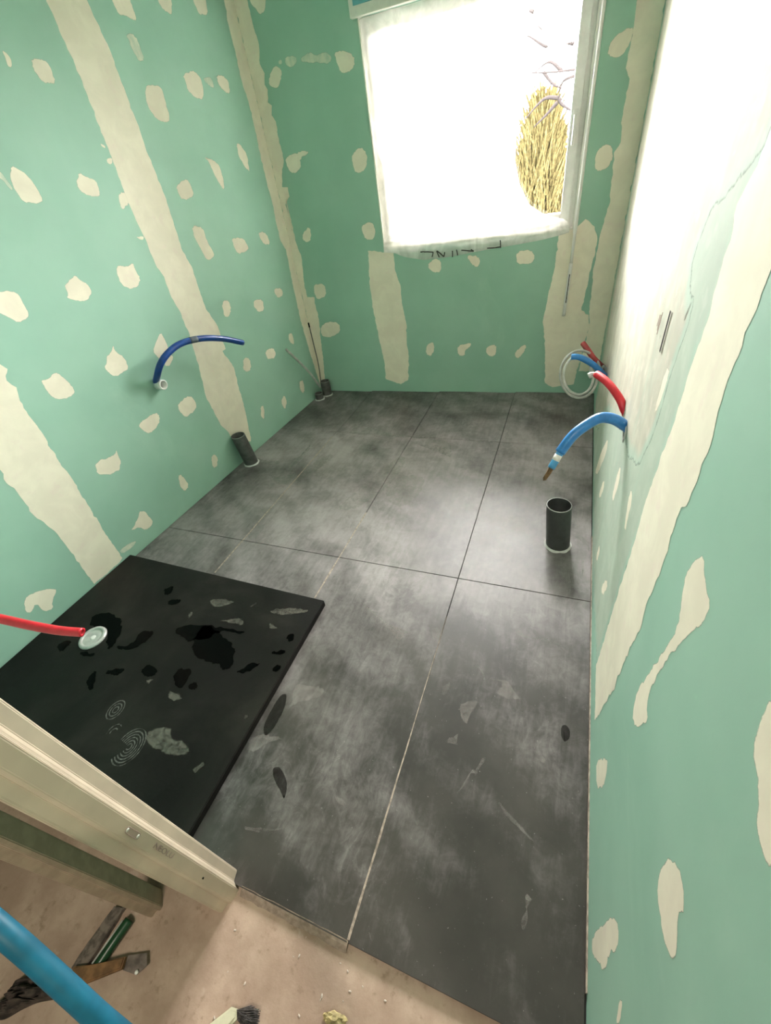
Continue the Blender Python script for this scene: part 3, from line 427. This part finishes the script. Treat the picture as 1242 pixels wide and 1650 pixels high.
# loose protective film
n = N('milky_film'); n.t.nodes.remove(n.b)
tp = n.new('ShaderNodeBsdfTransparent'); tl = n.new('ShaderNodeBsdfTranslucent'); df = n.new('ShaderNodeBsdfDiffuse'); go = n.new('ShaderNodeBsdfGlossy')
tl.inputs[0].default_value = (.93, .90, .86, 1); df.inputs[0].default_value = (.86, .83, .79, 1); go.inputs['Roughness'].default_value = .25
m1 = n.new('ShaderNodeMixShader'); m1.inputs[0].default_value = .45; n.lk(tl.outputs[0], m1.inputs[1]); n.lk(df.outputs[0], m1.inputs[2])
m2 = n.new('ShaderNodeMixShader'); m2.inputs[0].default_value = .10; n.lk(m1.outputs[0], m2.inputs[1]); n.lk(go.outputs[0], m2.inputs[2])
m3 = n.new('ShaderNodeMixShader'); fv = n.noise(n.vec(1, 1, .5), 5, 5, .6, 1.0); n.lk(n.ramp(fv, .35, .7, .5, .88), m3.inputs[0])
n.lk(tp.outputs[0], m3.inputs[1]); n.lk(m2.outputs[0], m3.inputs[2]); n.lk(m3.outputs[0], n.out.inputs[0])
M_film = n.m
EDGE = [(2.12, 1.60), (1.95, 1.60), (1.75, 1.585), (1.55, 1.57), (1.40, 1.565), (1.28, 1.60), (1.18, 1.66), (1.12, 1.75), (1.08, 1.86), (1.04, 1.895), (.96, 1.90)]
BOT = [(.70, 1.018), (.80, 1.004), (.86, .978), (1.0, .948), (1.15, .950), (1.3, .962), (1.45, .974), (1.6, .983), (1.75, .995), (1.85, 1.01), (1.93, 1.03)]
def lerp(tab, x):
    if x <= tab[0][0]: return tab[0][1]
    for (a0, b0), (a1, b1) in zip(tab, tab[1:]):
        if x <= a1: return b0+(b1-b0)*(x-a0)/(a1-a0)
    return tab[-1][1]
EU = sorted((z, u) for z, u in EDGE)
def film(s, t, back=0.0):
    zt = 2.095; z = 0.965+(zt-.965)*t
    ur = lerp(EU, z) if z < 1.1 else lerp(EU, z)
    u = .722+(ur-.722)*s
    if t < .13:
        k = 1-t/.13; z0 = 0.965+(zt-.965)*.13; z = z0+(lerp(BOT, u)-z0)*k
    d = .014
    if z < 1.10: d = .014+(-.018-.014)*min(1, (1.10-z)/.055)
    p = Vector((u*6, z*6, 1))
    w1 = noise.noise(p)*.016+noise.noise(p*2.7)*.009+abs(noise.noise(Vector((u*11+z*4, z*3.0, 7))))*.022
    if z < 1.10: w1 = abs(noise.noise(Vector((u*5, z*55, 2))))*.016+abs(noise.noise(Vector((u*17, z*30, 4))))*.010
    edge = min(1, s/.04)
    return Vector((u, d-.003-w1*edge-back-(.012*(s > .93)*(s-.93)/.07), z))
bm = bmesh.new(); NS, NT = 110, 120; gr = [[bm.verts.new(film(i/NS, j/NT)) for i in range(NS+1)] for j in range(NT+1)]
for j in range(NT):
    for i in range(NS):
        f = bm.faces.new((gr[j][i], gr[j][i+1], gr[j+1][i+1], gr[j+1][i])); f.smooth = True
fm = frombm('protective_film', bm, M_film); fm.location = a; fm.rotation_euler = (0, 0, rzB)
tag(fm, 'crumpled milky protective film hanging loose over the left of the window', 'plastic film')
def film_at(u, z):
    best = None
    for i in range(0, NS+1):
        for j in range(0, 40):
            v = gr_co[j][i]; d = (v.x-u)**2+(v.z-z)**2
            if best is None or d < best[0]: best = (d, v)
    return best[1]
gr_co = [[film(i/NS, j/NT) for i in range(NS+1)] for j in range(NT+1)]
M_ink = plain('dark_print', (.05, .045, .04, 1), .6)
for st in TEXT:
    bm = bmesh.new(); pts = []
    for (u0, z0), (u1, z1) in zip(st, st[1:]):
        for k in range(7): pts.append((u0+(u1-u0)*k/6, z0+(z1-z0)*k/6))
    tube(bm, [Vector((u, film_at(u, z).y-.0012, z)) for u, z in pts], .0036, 6)
    for v in bm.verts: pass
    frombm('printed_letter', bm, M_ink, fm)

# crank rod of the shutter, hanging down to the right of the window
cr = empty('shutter_crank', a, rzB); tag(cr, 'thin white shutter crank rod hanging down beside the window', 'crank rod')
CU = 1.932
tubeobj('rod', [(CU+.006, -.052, 2.24), (CU+.003, -.05, 1.5), (CU, -.045, .86)], .0085, M_white, cr, 12)
tubeobj('grip', [(CU, -.045, .86), (CU-.002, -.044, .74), (CU-.006, -.040, .553)], .0105, M_white, cr, 12)
bm = bmesh.new(); tube(bm, [Vector((CU-.0005, -.0550, .80)), Vector((CU-.003, -.0535, .635))], .0022, 6); frombm('grip_slot', bm, M_black, cr)
bm = bmesh.new(); tube(bm, smooth_path([(CU+.006, -.052, 2.24), (CU+.006, -.048, 2.258), (CU+.006, -.040, 2.262)], 4), .006, 8); frombm('hook', bm, M_white, cr)
bm = bmesh.new(); box(bm, WU1, WU1+.022, -.006, .0, WZ0-.02, WT, .002); gd = frombm('casing_strip', bm, M_white, win)

# ------------------------------------------------------------------ outside
gn = N('grass'); c = gn.mix(gn.ramp(gn.noise(gn.vec(), 3, 6), .3, .7), (.0075, .0078, .004, 1), (.0115, .011, .006, 1)); gn.set(Base_Color=c, Roughness=.9, Specular_IOR_Level=0)
ou = boxobj('ground_outside', (-40, 30, 3.6, 60, -.9, -.5), gn.m); tag(ou, 'pale grass outside the window', kind='structure')
M_twig = plain('straw_twigs', (.040, .033, .0145, 1), .9, var=.2, spec=0); M_bark = plain('grey_bark', (.010, .0086, .0085, 1), .9, spec=0)
rnd = random.Random(11)
bs = empty('bush', (BUSH[0], BUSH[1], -.5)); tag(bs, 'straw-coloured leafless bush seen through the uncovered part of the window', 'bush')
bm = bmesh.new()
for k in range(5200):
    th = rnd.uniform(0, 2*math.pi); rr = rnd.random()**.6; hh = rnd.random()
    zz = hh*BUSH[2]; wid = BUSH[3]*(1-hh)**.75+.03
    p = Vector((math.cos(th)*rr*wid, math.sin(th)*rr*wid, zz)); d = Vector((math.cos(th)*.3+rnd.uniform(-.4, .4), math.sin(th)*.3+rnd.uniform(-.4, .4), 1)).normalized()*rnd.uniform(.25, .6)
    s = Vector((rnd.uniform(-1, 1), rnd.uniform(-1, 1), 0)).normalized()*rnd.uniform(.008, .02)
    t1 = s.cross(d).normalized()*s.length
    v = [bm.verts.new(p+s), bm.verts.new(p-s*.5+t1), bm.verts.new(p-s*.5-t1), bm.verts.new(p+d)]
    bm.faces.new((v[0], v[1], v[3])); bm.faces.new((v[1], v[2], v[3])); bm.faces.new((v[2], v[0], v[3]))
tw = frombm('twigs', bm, M_twig, bs); tag(tw, kind='stuff')
for k in range(6):
    th = k*1.05; tubeobj('stem', [(0.05*math.cos(th), .05*math.sin(th), 0), (.25*math.cos(th), .25*math.sin(th), BUSH[2]*.5), (.3*math.cos(th), .3*math.sin(th), BUSH[2]*.85)], .02, M_bark, bs, 6, 3)
tree = empty('tree', TREE[0]); tag(tree, 'bare tree with thin crooked branches outside the window', 'tree')
for br in TREE[1]:
    o0 = Vector(TREE[0]); P = smooth_path([Vector(p)-o0 for p in br], 5); m = len(P)
    bm = bmesh.new(); r0 = TREE[2]; tube(bm, P, [r0*(1-.75*i/(m-1)) for i in range(m)], 7, wob=.3); frombm('branch', bm, M_bark, tree)

# ------------------------------------------------------------------ door frame (left jamb of the doorway)
dj = empty('door_1', (-.673, .05, ZF)); tag(dj, 'cream primed door frame jamb at the left of the doorway', kind='structure')
def prism(name, prof, z0, z1, mat, parent, off=(0, 0)):
    bm = bmesh.new(); a_ = [bm.verts.new((x-off[0], y-off[1], z0)) for x, y in prof]; b_ = [bm.verts.new((x-off[0], y-off[1], z1)) for x, y in prof]
    m = len(prof)
    for k in range(m): bm.faces.new((a_[k], a_[(k+1) % m], b_[(k+1) % m], b_[k]))
    bm.faces.new(a_[::-1]); bm.faces.new(b_); bmesh.ops.recalc_face_normals(bm, faces=bm.faces)
    es = [e for e in bm.edges if abs(e.verts[0].co.z-e.verts[1].co.z) > 1 and e.calc_face_angle(0) > .4]
    bmesh.ops.bevel(bm, geom=es, offset=.0014, segments=2, affect='EDGES')
    return frombm(name, bm, mat, parent)
JO = (-.673, .05)
prof = [(-.735, .060), (-.735, .0725), (-.676, .0725), (-.673, .070), (-.668, .049), (-.663, .046), (-.661, .0445), (-.659, .0415), (-.6525, .040), (-.6515, .0375), (-.6535, .012), (-.657, .007), (-.6635, .0055), (-.6665, -.012), (-.6665, -.016), (-.672, -.018), (-.735, -.018), (-.735, -.0115), (-.700, -.0115), (-.700, .060)]
jm = prism('jamb_profile', prof, 0.0, 2.10, M_jamb, dj, JO)
M_emb = plain('pinkish_embossing', (.36, .27, .22, 1), .5, var=.08)
# oval embossed mark and lettering on the face
def jpt(y, z): return Vector((-.6512-JO[0], y-JO[1], z-ZF))
bm = bmesh.new(); pts = []
yc, z0_, z1_, rad = OVAL
for k in range(13): th = math.pi*k/12; pts.append(jpt(yc+rad*math.cos(th), z1_+rad*math.sin(th)))
for k in range(13): th = math.pi+math.pi*k/12; pts.append(jpt(yc+rad*math.cos(th), z0_+rad*math.sin(th)))
pts.append(pts[0].copy()); tube(bm, pts, .0007, 6); frombm('oval_mark', bm, M_emb, dj)
for zc in (z0_, z1_): 
    bm = bmesh.new(); tube(bm, [jpt(yc, zc)+Vector((-.001, 0, 0)), jpt(yc, zc)+Vector((.0006, 0, 0))], .0036, 14); frombm('rivet', bm, M_box, dj)
def text(s, size, at, parent, mat, name, ext=.0003, mat3=None):
    cu = bpy.data.curves.new(name, 'FONT'); cu.body = s; cu.size = size; cu.extrude = ext; cu.align_x = 'CENTER'; cu.align_y = 'CENTER'
    tmp = bpy.data.objects.new(name, cu); col.objects.link(tmp); bpy.context.view_layer.update()
    me = bpy.data.meshes.new_from_object(tmp.evaluated_get(bpy.context.evaluated_depsgraph_get())); bpy.data.objects.remove(tmp)
    me.transform(Matrix.Translation(at) @ mat3.to_4x4()); return link(name, me, mat, parent)
# letters stand across the face, reading down the jamb: text x -> -z, text y -> -y... outward +x
M3 = Matrix(((0, 0, 1), (0, .95, 0), (-1.75, 0, 0)))
text('NEOLU', TXT[2], jpt(TXT[0], TXT[1]), dj, M_emb, 'embossed_lettering', .0004, M3)
me_o = bmesh.new()
ov = [me_o.verts.new(jpt(yc+(rad-.0006)*math.cos(math.pi*k/8), z1_+(rad-.0006)*math.sin(math.pi*k/8))+Vector((.0002, 0, 0))) for k in range(9)]+[me_o.verts.new(jpt(yc+(rad-.0006)*math.cos(math.pi+math.pi*k/8), z0_+(rad-.0006)*math.sin(math.pi+math.pi*k/8))+Vector((.0002, 0, 0))) for k in range(9)]
me_o.faces.new(ov); frombm('oval_field', me_o, plain('pale_pink_stamp', (.46, .36, .29, 1), .5), dj)
bm = bmesh.new(); tube(bm, [jpt(HOLE[0], HOLE[1])+Vector((-.002, 0, 0)), jpt(HOLE[0], HOLE[1])+Vector((.0007, 0, 0))], .0022, 10); frombm('screw_hole', bm, M_black, dj)
# second frame piece in the hall
d2 = empty('door_2', (-.85, -.06, ZF)); tag(d2, 'plain cream frame upright standing in shade behind the doorway jamb', kind='structure')
prism('frame_upright', [(-.866, -.034), (-.862, -.034), (-.838, -.058), (-.834, -.061), (-.834, -.070), (-.844, -.073), (-.846, -.088), (-.852, -.090), (-.885, -.090), (-.885, -.034)], 0, 2.10, M_jamb_shade, d2, (-.85, -.06))

# ------------------------------------------------------------------ shower tray
M_tray = (lambda n: (n.set(Base_Color=n.mix(n.ramp(n.noise(n.vec(), 2.5, 6, .6, .6), .4, .75), (.0050, .0044, .0038, 1), (.018, .016, .0135, 1)), Roughness=n.ramp(n.noise(n.vec(), 4, 4), .35, .65, .42, .6), Specular_IOR_Level=.2), n.bump(n.noise(n.vec(), 120, 4), .35, .001), n.m)[-1])(N('black_slate_resin'))
tp_ = empty('shower_tray', (-1.45, .54, 0)); tag(tp_, 'black slate-effect shower tray lying on the tiles in the left corner', 'shower tray')
def tr_local(x, y): return (x+1.45, y-.54)
bm = bmesh.new(); c4 = [(-2.078, .076), (-.850, .076), (-.849, .978), (-2.048, 1.000)]
dcx, dcy = -1.776, .531
vt = [bm.verts.new((*tr_local(x, y), .030)) for x, y in c4]; vb = [bm.verts.new((*tr_local(x, y), .001)) for x, y in c4]
f = bm.faces.new(vt); bm.faces.new(vb[::-1])
for k in range(4): bm.faces.new((vt[k], vb[k], vb[(k+1) % 4], vt[(k+1) % 4]))
bmesh.ops.recalc_face_normals(bm, faces=bm.faces)
bmesh.ops.bevel(bm, geom=list(f.edges)+[e for e in bm.edges if abs(e.verts[0].co.z-e.verts[1].co.z) > .02], offset=.003, segments=3, affect='EDGES')
slab = frombm('slab', bm, M_tray, tp_)
ontray = lambda x, y, l: (x+1.45, y-.54, .030+l)
M_wet = m_smear('water_puddle', (.0008, .0008, .0008, 1), .97, .2, True, .06); M_dust = m_smear('plaster_dust_print', (.33, .31, .26, 1), .5, .85, False, .1)
for q in WET: patch('puddle', q, tp_, M_wet, ontray, .0006, .003, .004, .006, edge=.25, soft=1)
for q in DUST: patch('dust_print', q, tp_, M_dust, ontray, .0007, .013, .006, .004, edge=-.35, soft=1)
M_dustline = plain('dust_line', (.13, .13, .115, 1), .7, var=.2, scale=120)
# boot print: nested arcs of tread
rr = random.Random(5)
for (cx_, cy_, r0, nr, a0, a1) in FOOTS:
    for k in range(nr):
        rad = r0*(k+1)/nr; bm = bmesh.new(); rows = []
        m = 22
        for i in range(m+1):
            th = a0+(a1-a0)*i/m; wd = .0022
            if noise.noise(Vector((th*2, rad*90, 1))) < -.28: wd = .0004
            rows.append([bm.verts.new(ontray(cx_+(rad+s*wd)*math.cos(th)*.8, cy_+(rad+s*wd)*math.sin(th), .0009)) for s in (-1, 1)])
        for p, q in zip(rows, rows[1:]): bm.faces.new((p[0], p[1], q[1], q[0]))
        frombm('tread_print', bm, M_dustline, tp_)
# drain cover
bm = bmesh.new()
lathe(bm, [(0, .0045), (.020, .0050), (.034, .0058), (.040, .0040), (.0415, .0040), (.0425, .0085), (.050, .0095), (.0565, .0070), (.0585, .0010), (.0585, -.004)], 48, (*tr_local(dcx, dcy), .030))
dcov = frombm('drain_cover', bm, M_chrome, tp_); dcov['label'] = 'round chrome drain cover'
bm = bmesh.new(); lathe(bm, [(0, .0066), (.010, .0066), (.012, .0050)], 20, (*tr_local(dcx+.004, dcy), .030)); frombm('drain_screw', bm, M_white, dcov)

# ------------------------------------------------------------------ waste pipes standing out of the floor
M_rim = plain('rim_highlight_grey', (.23, .24, .22, 1), .5)  # paler ring colour standing for the highlight on the pipe rims
def waste(name, x, y, h, r, wall_, mat, label, lean=(0, 0), group=None, ringw=.006):
    e = empty(name, (x, y, 0)); tag(e, label, 'pipe', group)
    bm = bmesh.new()
    prof = [(r, .001), (r, h-.003), (r-.001, h), (r-wall_+.001, h), (r-wall_, h-.003), (r-wall_, .004), (0, .004)]
    lathe(bm, prof, 48); 
    for v in bm.verts: v.co.x += lean[0]*v.co.z; v.co.y += lean[1]*v.co.z
    frombm('pipe_tube', bm, mat, e)
    bm = bmesh.new(); lathe(bm, [(r-wall_+.0006, h+.0001), (r-.0006, h+.0001), (r+.0002, h-.002), (r+.0002, h-.0035)], 48)
    for v in bm.verts: v.co.x += lean[0]*v.co.z; v.co.y += lean[1]*v.co.z
    frombm('highlight_rim', bm, M_rim, e)
    bm = bmesh.new(); seg = 48; rings = []
    for k in range(seg):
        th = 2*math.pi*k/seg; w_ = ringw*(1+.8*noise.noise(Vector((math.cos(th)*2, math.sin(th)*2, x))))
        rings.append([bm.verts.new(((r+d)*math.cos(th), (r+d)*math.sin(th), z)) for d, z in ((-.0005, .008), (w_*.6, .004), (w_+.002, .0008))])
    for k in range(seg):
        p, q = rings[k], rings[(k+1) % seg]
        for j in range(2): fq = bm.faces.new((p[j], q[j], q[j+1], p[j+1])); fq.smooth = True
    s = frombm('sealant_ring', bm, M_seal if ringw else M_pipe, e)
    return e
waste('waste_pipe', .076, 1.562+.012, .232, .052, .0035, M_pipe, 'wide dark grey waste pipe upright on the floor near the right wall', (-.085, 0))
waste('waste_pipe', -1.930, 1.975, .215, .046, .004, M_pipe2, 'grey waste pipe against the left wall near the wide filler strip', (-.14, .0))
waste('waste_pipe', -1.885, 3.085, .125, .040, .005, M_pipe2, 'short dark waste pipe in the far left corner, taller of the two there')
waste('waste_pipe', -1.915, 2.995, .055, .034, .004, M_pipe2, 'low pipe stub with pale rim in the far left corner', ringw=.008)
# ------------------------------------------------------------------ supply pipes
def pipe_thing(name, label, cat='pipe', group=None):
    def f(loc):
        e = empty(name, loc); tag(e, label, cat, group); return e
    return f
def sub(pts, o): return [Vector(p)-Vector(o) for p in pts]
# left wall: blue sheath bowing out of a white sleeve
nL = Vector((L1[1], -(L1[0]-L0[0]), 0)).normalized()      # into the room from the left wall
o = PIPE_LEFT[0]; e = pipe_thing('water_pipe', 'dark blue water pipe arching out of the left wall')(o)
tubeobj('sheath', sub(PIPE_LEFT, o), .0165, M_dblue, e, 16, hollow=.72)
bm = bmesh.new(); c = Vector(PIPE_LEFT[0])
base = Vector((-2.0275, 1.626, .716))-c
tube(bm, [base, base+nL*.045], .026, 24, hollow=.72); frombm('wall_sleeve', bm, M_white, e)
bm = bmesh.new(); P = smooth_path(sub(PIPE_LEFT, o)); m = len(P); tube(bm, P[m*5//8:m*5//8+5], .0170, 16); frombm('dust_band', bm, plain('blue_dusty', (.10, .12, .15, 1), .6), e)
# right wall, blue pipe with tape label and frayed end
o = PIPE_BLUE[0]; e = pipe_thing('water_pipe', 'bright blue water pipe with white tape and frayed tip curving from the right wall')(o)
tubeobj('sheath', sub(PIPE_BLUE, o), .0178, M_blue, e, 18, hollow=.75)
nR = Vector((-(R0[1]-R1[1]), R0[0]-R1[0], 0)).normalized()*-1
bm = bmesh.new(); rr = random.Random(6)
lathe(bm, [(.019, .004), (.026, .004), (.031, .0015), (.033, .0)], 24)
for v in bm.verts:
    k = 1+.35*noise.noise(v.co*60); v.co = Vector((-.0+ -v.co.z, v.co.x*k, v.co.y*k-.012))
ob = frombm('wall_collar', bm, M_seal, e); ob.location = (.2218-o[0], 1.464-o[1], .671-o[2])
tubeobj('inner_pipe', sub(PIPE_BLUE_IN, o), .0128, plain('light_blue_pex', (.09, .38, .72, 1), .4, var=.08), e, 16, 4)
tubeobj('tape_label', sub(TAPE, o), .0134, M_white, e, 16, 4)
bm = bmesh.new(); rr = random.Random(2); P = sub(TIP, o)
for k in range(26):
    d = Vector((rr.uniform(-1, 1), rr.uniform(-1, 1), rr.uniform(-1, 1)))*.007
    tube(bm, [P[0]+d, P[1]+d*.9, P[2]+d*.5+Vector((rr.uniform(-1, 1), rr.uniform(-1, 1), rr.uniform(-1.5, .5)))*.004], .0022, 5)
frombm('frayed_tip', bm, M_tan, e)
o = PIPE_RED[0]; e = pipe_thing('water_pipe', 'bright red water pipe curving from the right wall just above the blue one')(o)
tubeobj('sheath', sub(PIPE_RED, o), .0138, M_red, e, 16, hollow=.7)
tubeobj('white_plug', sub(PLUG, o), .0085, M_grey, e, 12, 4)
bm = bmesh.new(); tube(bm, sub([PLUG[1], PLUG[2]], o), .011, 10); frombm('plug_cap', bm, M_chrome, e)
o = STUB_RED[0]; e = pipe_thing('pipe_stub', 'short dull red pipe stub at the far end of the right wall')(o)
tubeobj('sheath', sub(STUB_RED, o), .0145, M_dred, e, 14, hollow=.6)
o = STUB_BLUE[0]; e = pipe_thing('pipe_stub', 'short blue pipe stub poking through the coiled tube at the far right wall')(o)
tubeobj('sheath', sub(STUB_BLUE, o), .0150, M_blue, e, 14, hollow=.6)
ob = tubeobj('coiled_tube', sub(COIL, COIL[0]), .0068, M_grey, None, 10, 3); ob.location = COIL[0]
tag(ob, 'thin pale grey tube coiled in loops beside the far right wall', 'tube')
o = PIPE_REDL[0]; e = pipe_thing('water_pipe', 'bright red water pipe reaching in from the left edge over the shower drain')(o)
tubeobj('sheath', sub(PIPE_REDL, o)+[], .0128, M_red, e, 16, hollow=.5)
P0 = Vector(PIPE_REDL[0])-Vector(o)
tubeobj('wall_bend', [P0+Vector((-.02, -.085, .02)), P0+Vector((-.02, -.03, .015)), P0], .0126, M_red, e, 16)
tail = [[-.26, -.21, .30], [-.16, -.24, .10], [-.02, -.27, .008], [.10, -.30, .006]]
pc = [[-.90, -.012, .965], [-.87, -.06, .945]]+PIPE_CYAN+tail
o = pc[0]; e = pipe_thing('water_pipe', 'thick cyan-blue water pipe crossing the lower left corner close to the camera')(o)
tubeobj('sheath', sub(pc, o), .0138, M_cyan, e, 18, hollow=.7)
ob = tubeobj('condensate_tube', sub(TUBE_THIN, TUBE_THIN[0]), .0095, M_grey, None, 12, 6, hollow=.55); ob.location = TUBE_THIN[0]
tag(ob, 'thin grey tube leaning out of the far left corner towards the left wall', 'tube')
ob = tubeobj('corner_cable', sub(CABLE, CABLE[0]), .0042, plain('grey_cable', (.14, .15, .13, 1), .5), None, 8, 6); ob.location = CABLE[0]
tag(ob, 'thin upright cable with dark tip standing in the far left corner', 'cable')
tubeobj('cable_tip', sub(CABLE[-1:]+[[CABLE[-1][0]-.001, CABLE[-1][1], CABLE[-1][2]+.035]], CABLE[0]), .006, M_black, ob, 8, 2)

# flap of an electrical box on the right wall, slightly open
a, rzR, _ = frame_of(R1, R0)
jb = empty('box_cover', a, rzR); tag(jb, 'small white electrical box cover flush in the right wall with a dark gap', 'box cover')
bm = bmesh.new(); c4 = [(1.880, -.0035, 1.018), (2.020, -.0075, 1.018), (2.020, -.0075, 1.108), (1.880, -.0035, 1.108)]
f = [bm.verts.new(p) for p in c4]; b_ = [bm.verts.new((p[0], p[1]+.002, p[2])) for p in c4]
bm.faces.new(f); bm.faces.new(b_[::-1])
for k in range(4): bm.faces.new((f[k], b_[k], b_[(k+1) % 4], f[(k+1) % 4]))
frombm('cover_plate', bm, MF, jb)
boxobj('box_slot', (2.020, 2.033, -.0036, -.0030, 1.016, 1.110), M_black, jb)
M_pink = plain('pink_marks', (.50, .33, .30, 1), .6)
for k, (u0, z0, u1, z1) in enumerate([(1.925, 1.035, 1.93, 1.075), (1.94, 1.03, 1.945, 1.085), (1.905, 1.04, 1.91, 1.07)]):
    bm = bmesh.new(); yy = lambda u: -.0035-.004*(u-1.88)/.14
    tube(bm, [Vector((u0, yy(u0), z0)), Vector((u1, yy(u1), z1))], .0007, 5); frombm('pencil_mark', bm, M_pink, jb)

# ------------------------------------------------------------------ odds and ends on the hall floor
ZH = ZF
def slab_poly(name, pts, z0, z1, mat, parent=None, bev=.002, rough=0.0, sub_=0):
    if area2(pts) < 0: pts = pts[::-1]
    P = ragged(pts, .012, rough) if rough else [Vector(p) for p in pts]
    bm = bmesh.new(); b = [bm.verts.new((p[0], p[1], z0)) for p in P]; t = [bm.verts.new((p[0], p[1], z1+(rough*1.5*noise.noise(Vector((p[0]*60, p[1]*60, 1)))))) for p in P]
    n_ = len(P); bm.faces.new(b[::-1]); ft = bm.faces.new(t)
    for k in range(n_): bm.faces.new((b[k], b[(k+1) % n_], t[(k+1) % n_], t[k]))
    bmesh.ops.bevel(bm, geom=list(ft.edges), offset=bev, segments=2, affect='EDGES')
    return frombm(name, bm, mat, parent)
M_wood = plain('weathered_wood', (.19, .155, .13, 1), .85, var=.2, scale=60); M_stick = plain('orange_wood', (.24, .125, .05, 1), .7, var=.15, scale=40)
M_dgreen = plain('dark_green_plastic', (.010, .055, .020, 1), .35); M_dirty = plain('dirty_steel', (.20, .16, .14, 1), .6, var=.2)
M_rag = plain('grey_brown_cloth', (.08, .06, .05, 1), .9, var=.25, scale=45)
def rel(pts, c): return [(x-c[0], y-c[1]) for x, y in pts]
c = (-.955, -.17, ZH); e = empty('wood_offcut', c); tag(e, 'weathered grey wood offcut lying on the hall floor behind the frame', 'offcut')
slab_poly('board', rel([(-.930, -.098), (-.960, -.106), (-.972, -.232), (-.935, -.245)], c), .0, .014, M_wood, e, .002, .002)
c = (-.90, -.16, ZH); e = empty('trowel', c); tag(e, 'dark green handled trowel lying beside the wood offcut', 'trowel')
tubeobj('handle', [Vector((-.895, -.112, ZH+.014))-Vector(c), Vector((-.900, -.155, ZH+.016))-Vector(c), Vector((-.907, -.205, ZH+.013))-Vector(c)], .0125, M_dgreen, e, 14)
tubeobj('handle_ridge', [Vector((-.905, -.118, ZH+.026))-Vector(c), Vector((-.917, -.206, ZH+.025))-Vector(c)], .0022, M_grey, e, 8)
bm = bmesh.new(); tube(bm, [Vector((-.907, -.205, ZH+.013))-Vector(c), Vector((-.915, -.228, ZH+.007))-Vector(c)], .004, 8); frombm('ferrule', bm, M_dirty, e)
c = (-.86, -.19, ZH); e = empty('putty_knife', c); tag(e, 'orange-brown flat putty knife with dirty tip, crossing the green trowel', 'putty knife')
slab_poly('handle', rel([(-.842, -.166), (-.834, -.186), (-.905, -.238), (-.950, -.246), (-.958, -.226), (-.900, -.200)], c), .018, .030, M_stick, e, .003)
slab_poly('blade', rel([(-.845, -.164), (-.800, -.143), (-.782, -.160), (-.795, -.182), (-.836, -.188)], c), .014, .0155, M_dirty, e, .0004)
bm = bmesh.new(); bmesh.ops.create_icosphere(bm, subdivisions=2, radius=.0045, matrix=Matrix.Translation((-.797-c[0], -.178-c[1], .019))); frombm('filler_blob', bm, M_white, e, True)
# crumpled work glove / rag
c = (-1.05, -.31, ZH); e = empty('crumpled_rag', c); tag(e, 'crumpled dirty grey-brown rag on the hall floor at the lower left', 'rag')
bm = bmesh.new(); G = 40; rag = []
for j in range(G+1):
    row = []
    for i in range(G+1):
        s, t = i/G*2-1, j/G*2-1; rr_ = math.hypot(s, t); q = max(abs(s), abs(t)); k = q/rr_ if rr_ > 1e-6 else 1
        X, Y = s*k, t*k; th = math.atan2(Y, X); rad = 1+.18*math.sin(3*th+1)+.12*noise.noise(Vector((X*2, Y*2, 5)))
        px_ = X*.075*rad+Y*.025+.01; py_ = Y*.045*rad+X*.030+.004
        hz = max(0, 1-q**3)*(.024+.055*abs(noise.noise(Vector((X*2.1, Y*4.2, 9))))+.02*abs(noise.noise(Vector((X*6, Y*9, 3)))))
        row.append(bm.verts.new((px_, py_, .001+hz)))
    rag.append(row)
for j in range(G):
    for i in range(G): bm.faces.new((rag[j][i], rag[j][i+1], rag[j+1][i+1], rag[j+1][i])).smooth = True
frombm('cloth', bm, M_rag, e)
# scraper brush at the bottom edge
c = (-.50, -.15, ZH); e = empty('hand_brush', c); tag(e, 'small brush with cream handle and grey bristles at the bottom edge of the floor', 'brush')
slab_poly('handle', rel([(-.512, -.152), (-.520, -.140), (-.536, -.142), (-.575, -.190), (-.610, -.235), (-.585, -.250), (-.545, -.205)], c), .002, .018, plain('cream_plastic', (.72, .70, .52, 1), .4), e, .005)
bm = bmesh.new(); rr = random.Random(8)
for k in range(420):
    a_ = rr.uniform(0, 1); b0 = Vector((-.521+.010*a_-c[0], -.141-.012*a_-c[1], rr.uniform(.003, .015)))
    d = Vector((.035+rr.uniform(-.012, .016), .006+rr.uniform(-.014, .014), rr.uniform(-.003, .008)))
    tube(bm, [b0, b0+d*.6, b0+d+Vector((0, 0, -.003))], .0007, 3)
frombm('bristles', bm, plain('grey_bristle', (.15, .135, .13, 1), .8, var=.2, scale=90), e)
bm = bmesh.new(); bmesh.ops.create_icosphere(bm, subdivisions=3, radius=1)
for v in bm.verts:
    k = 1+.35*noise.noise(v.co*2.3)+.12*noise.noise(v.co*7); v.co = Vector((v.co.x*.026*k, v.co.y*.011*k, max(-.0, .008+v.co.z*.009*k)))
ob = frombm('foam_crumb', bm, plain('yellow_foam', (.62, .50, .24, 1), .8, var=.15, scale=90), None, False); ob.location = (-.300, -.075, ZH); ob.rotation_euler = (0, 0, .2)
tag(ob, 'small yellowish foam crumb on the screed at the bottom edge', 'foam crumb')
rr = random.Random(4)
bm = bmesh.new()
for k in range(70):
    x = rr.uniform(-.62, .15); y = rr.uniform(-.30, .02); s = rr.uniform(.001, .0032)
    bmesh.ops.create_icosphere(bm, subdivisions=1, radius=s, matrix=Matrix.Translation((x, y, ZH+s*.3)) @ Matrix.Rotation(rr.uniform(0, 3), 4, 'Z') @ Matrix.Diagonal((1.5, .8, .6, 1)))
ob = frombm('plaster_crumbs', bm, plain('crumb_white', (.60, .52, .46, 1), .9)); tag(ob, 'scattered plaster crumbs on the pinkish hall screed', 'crumbs', kind='stuff')
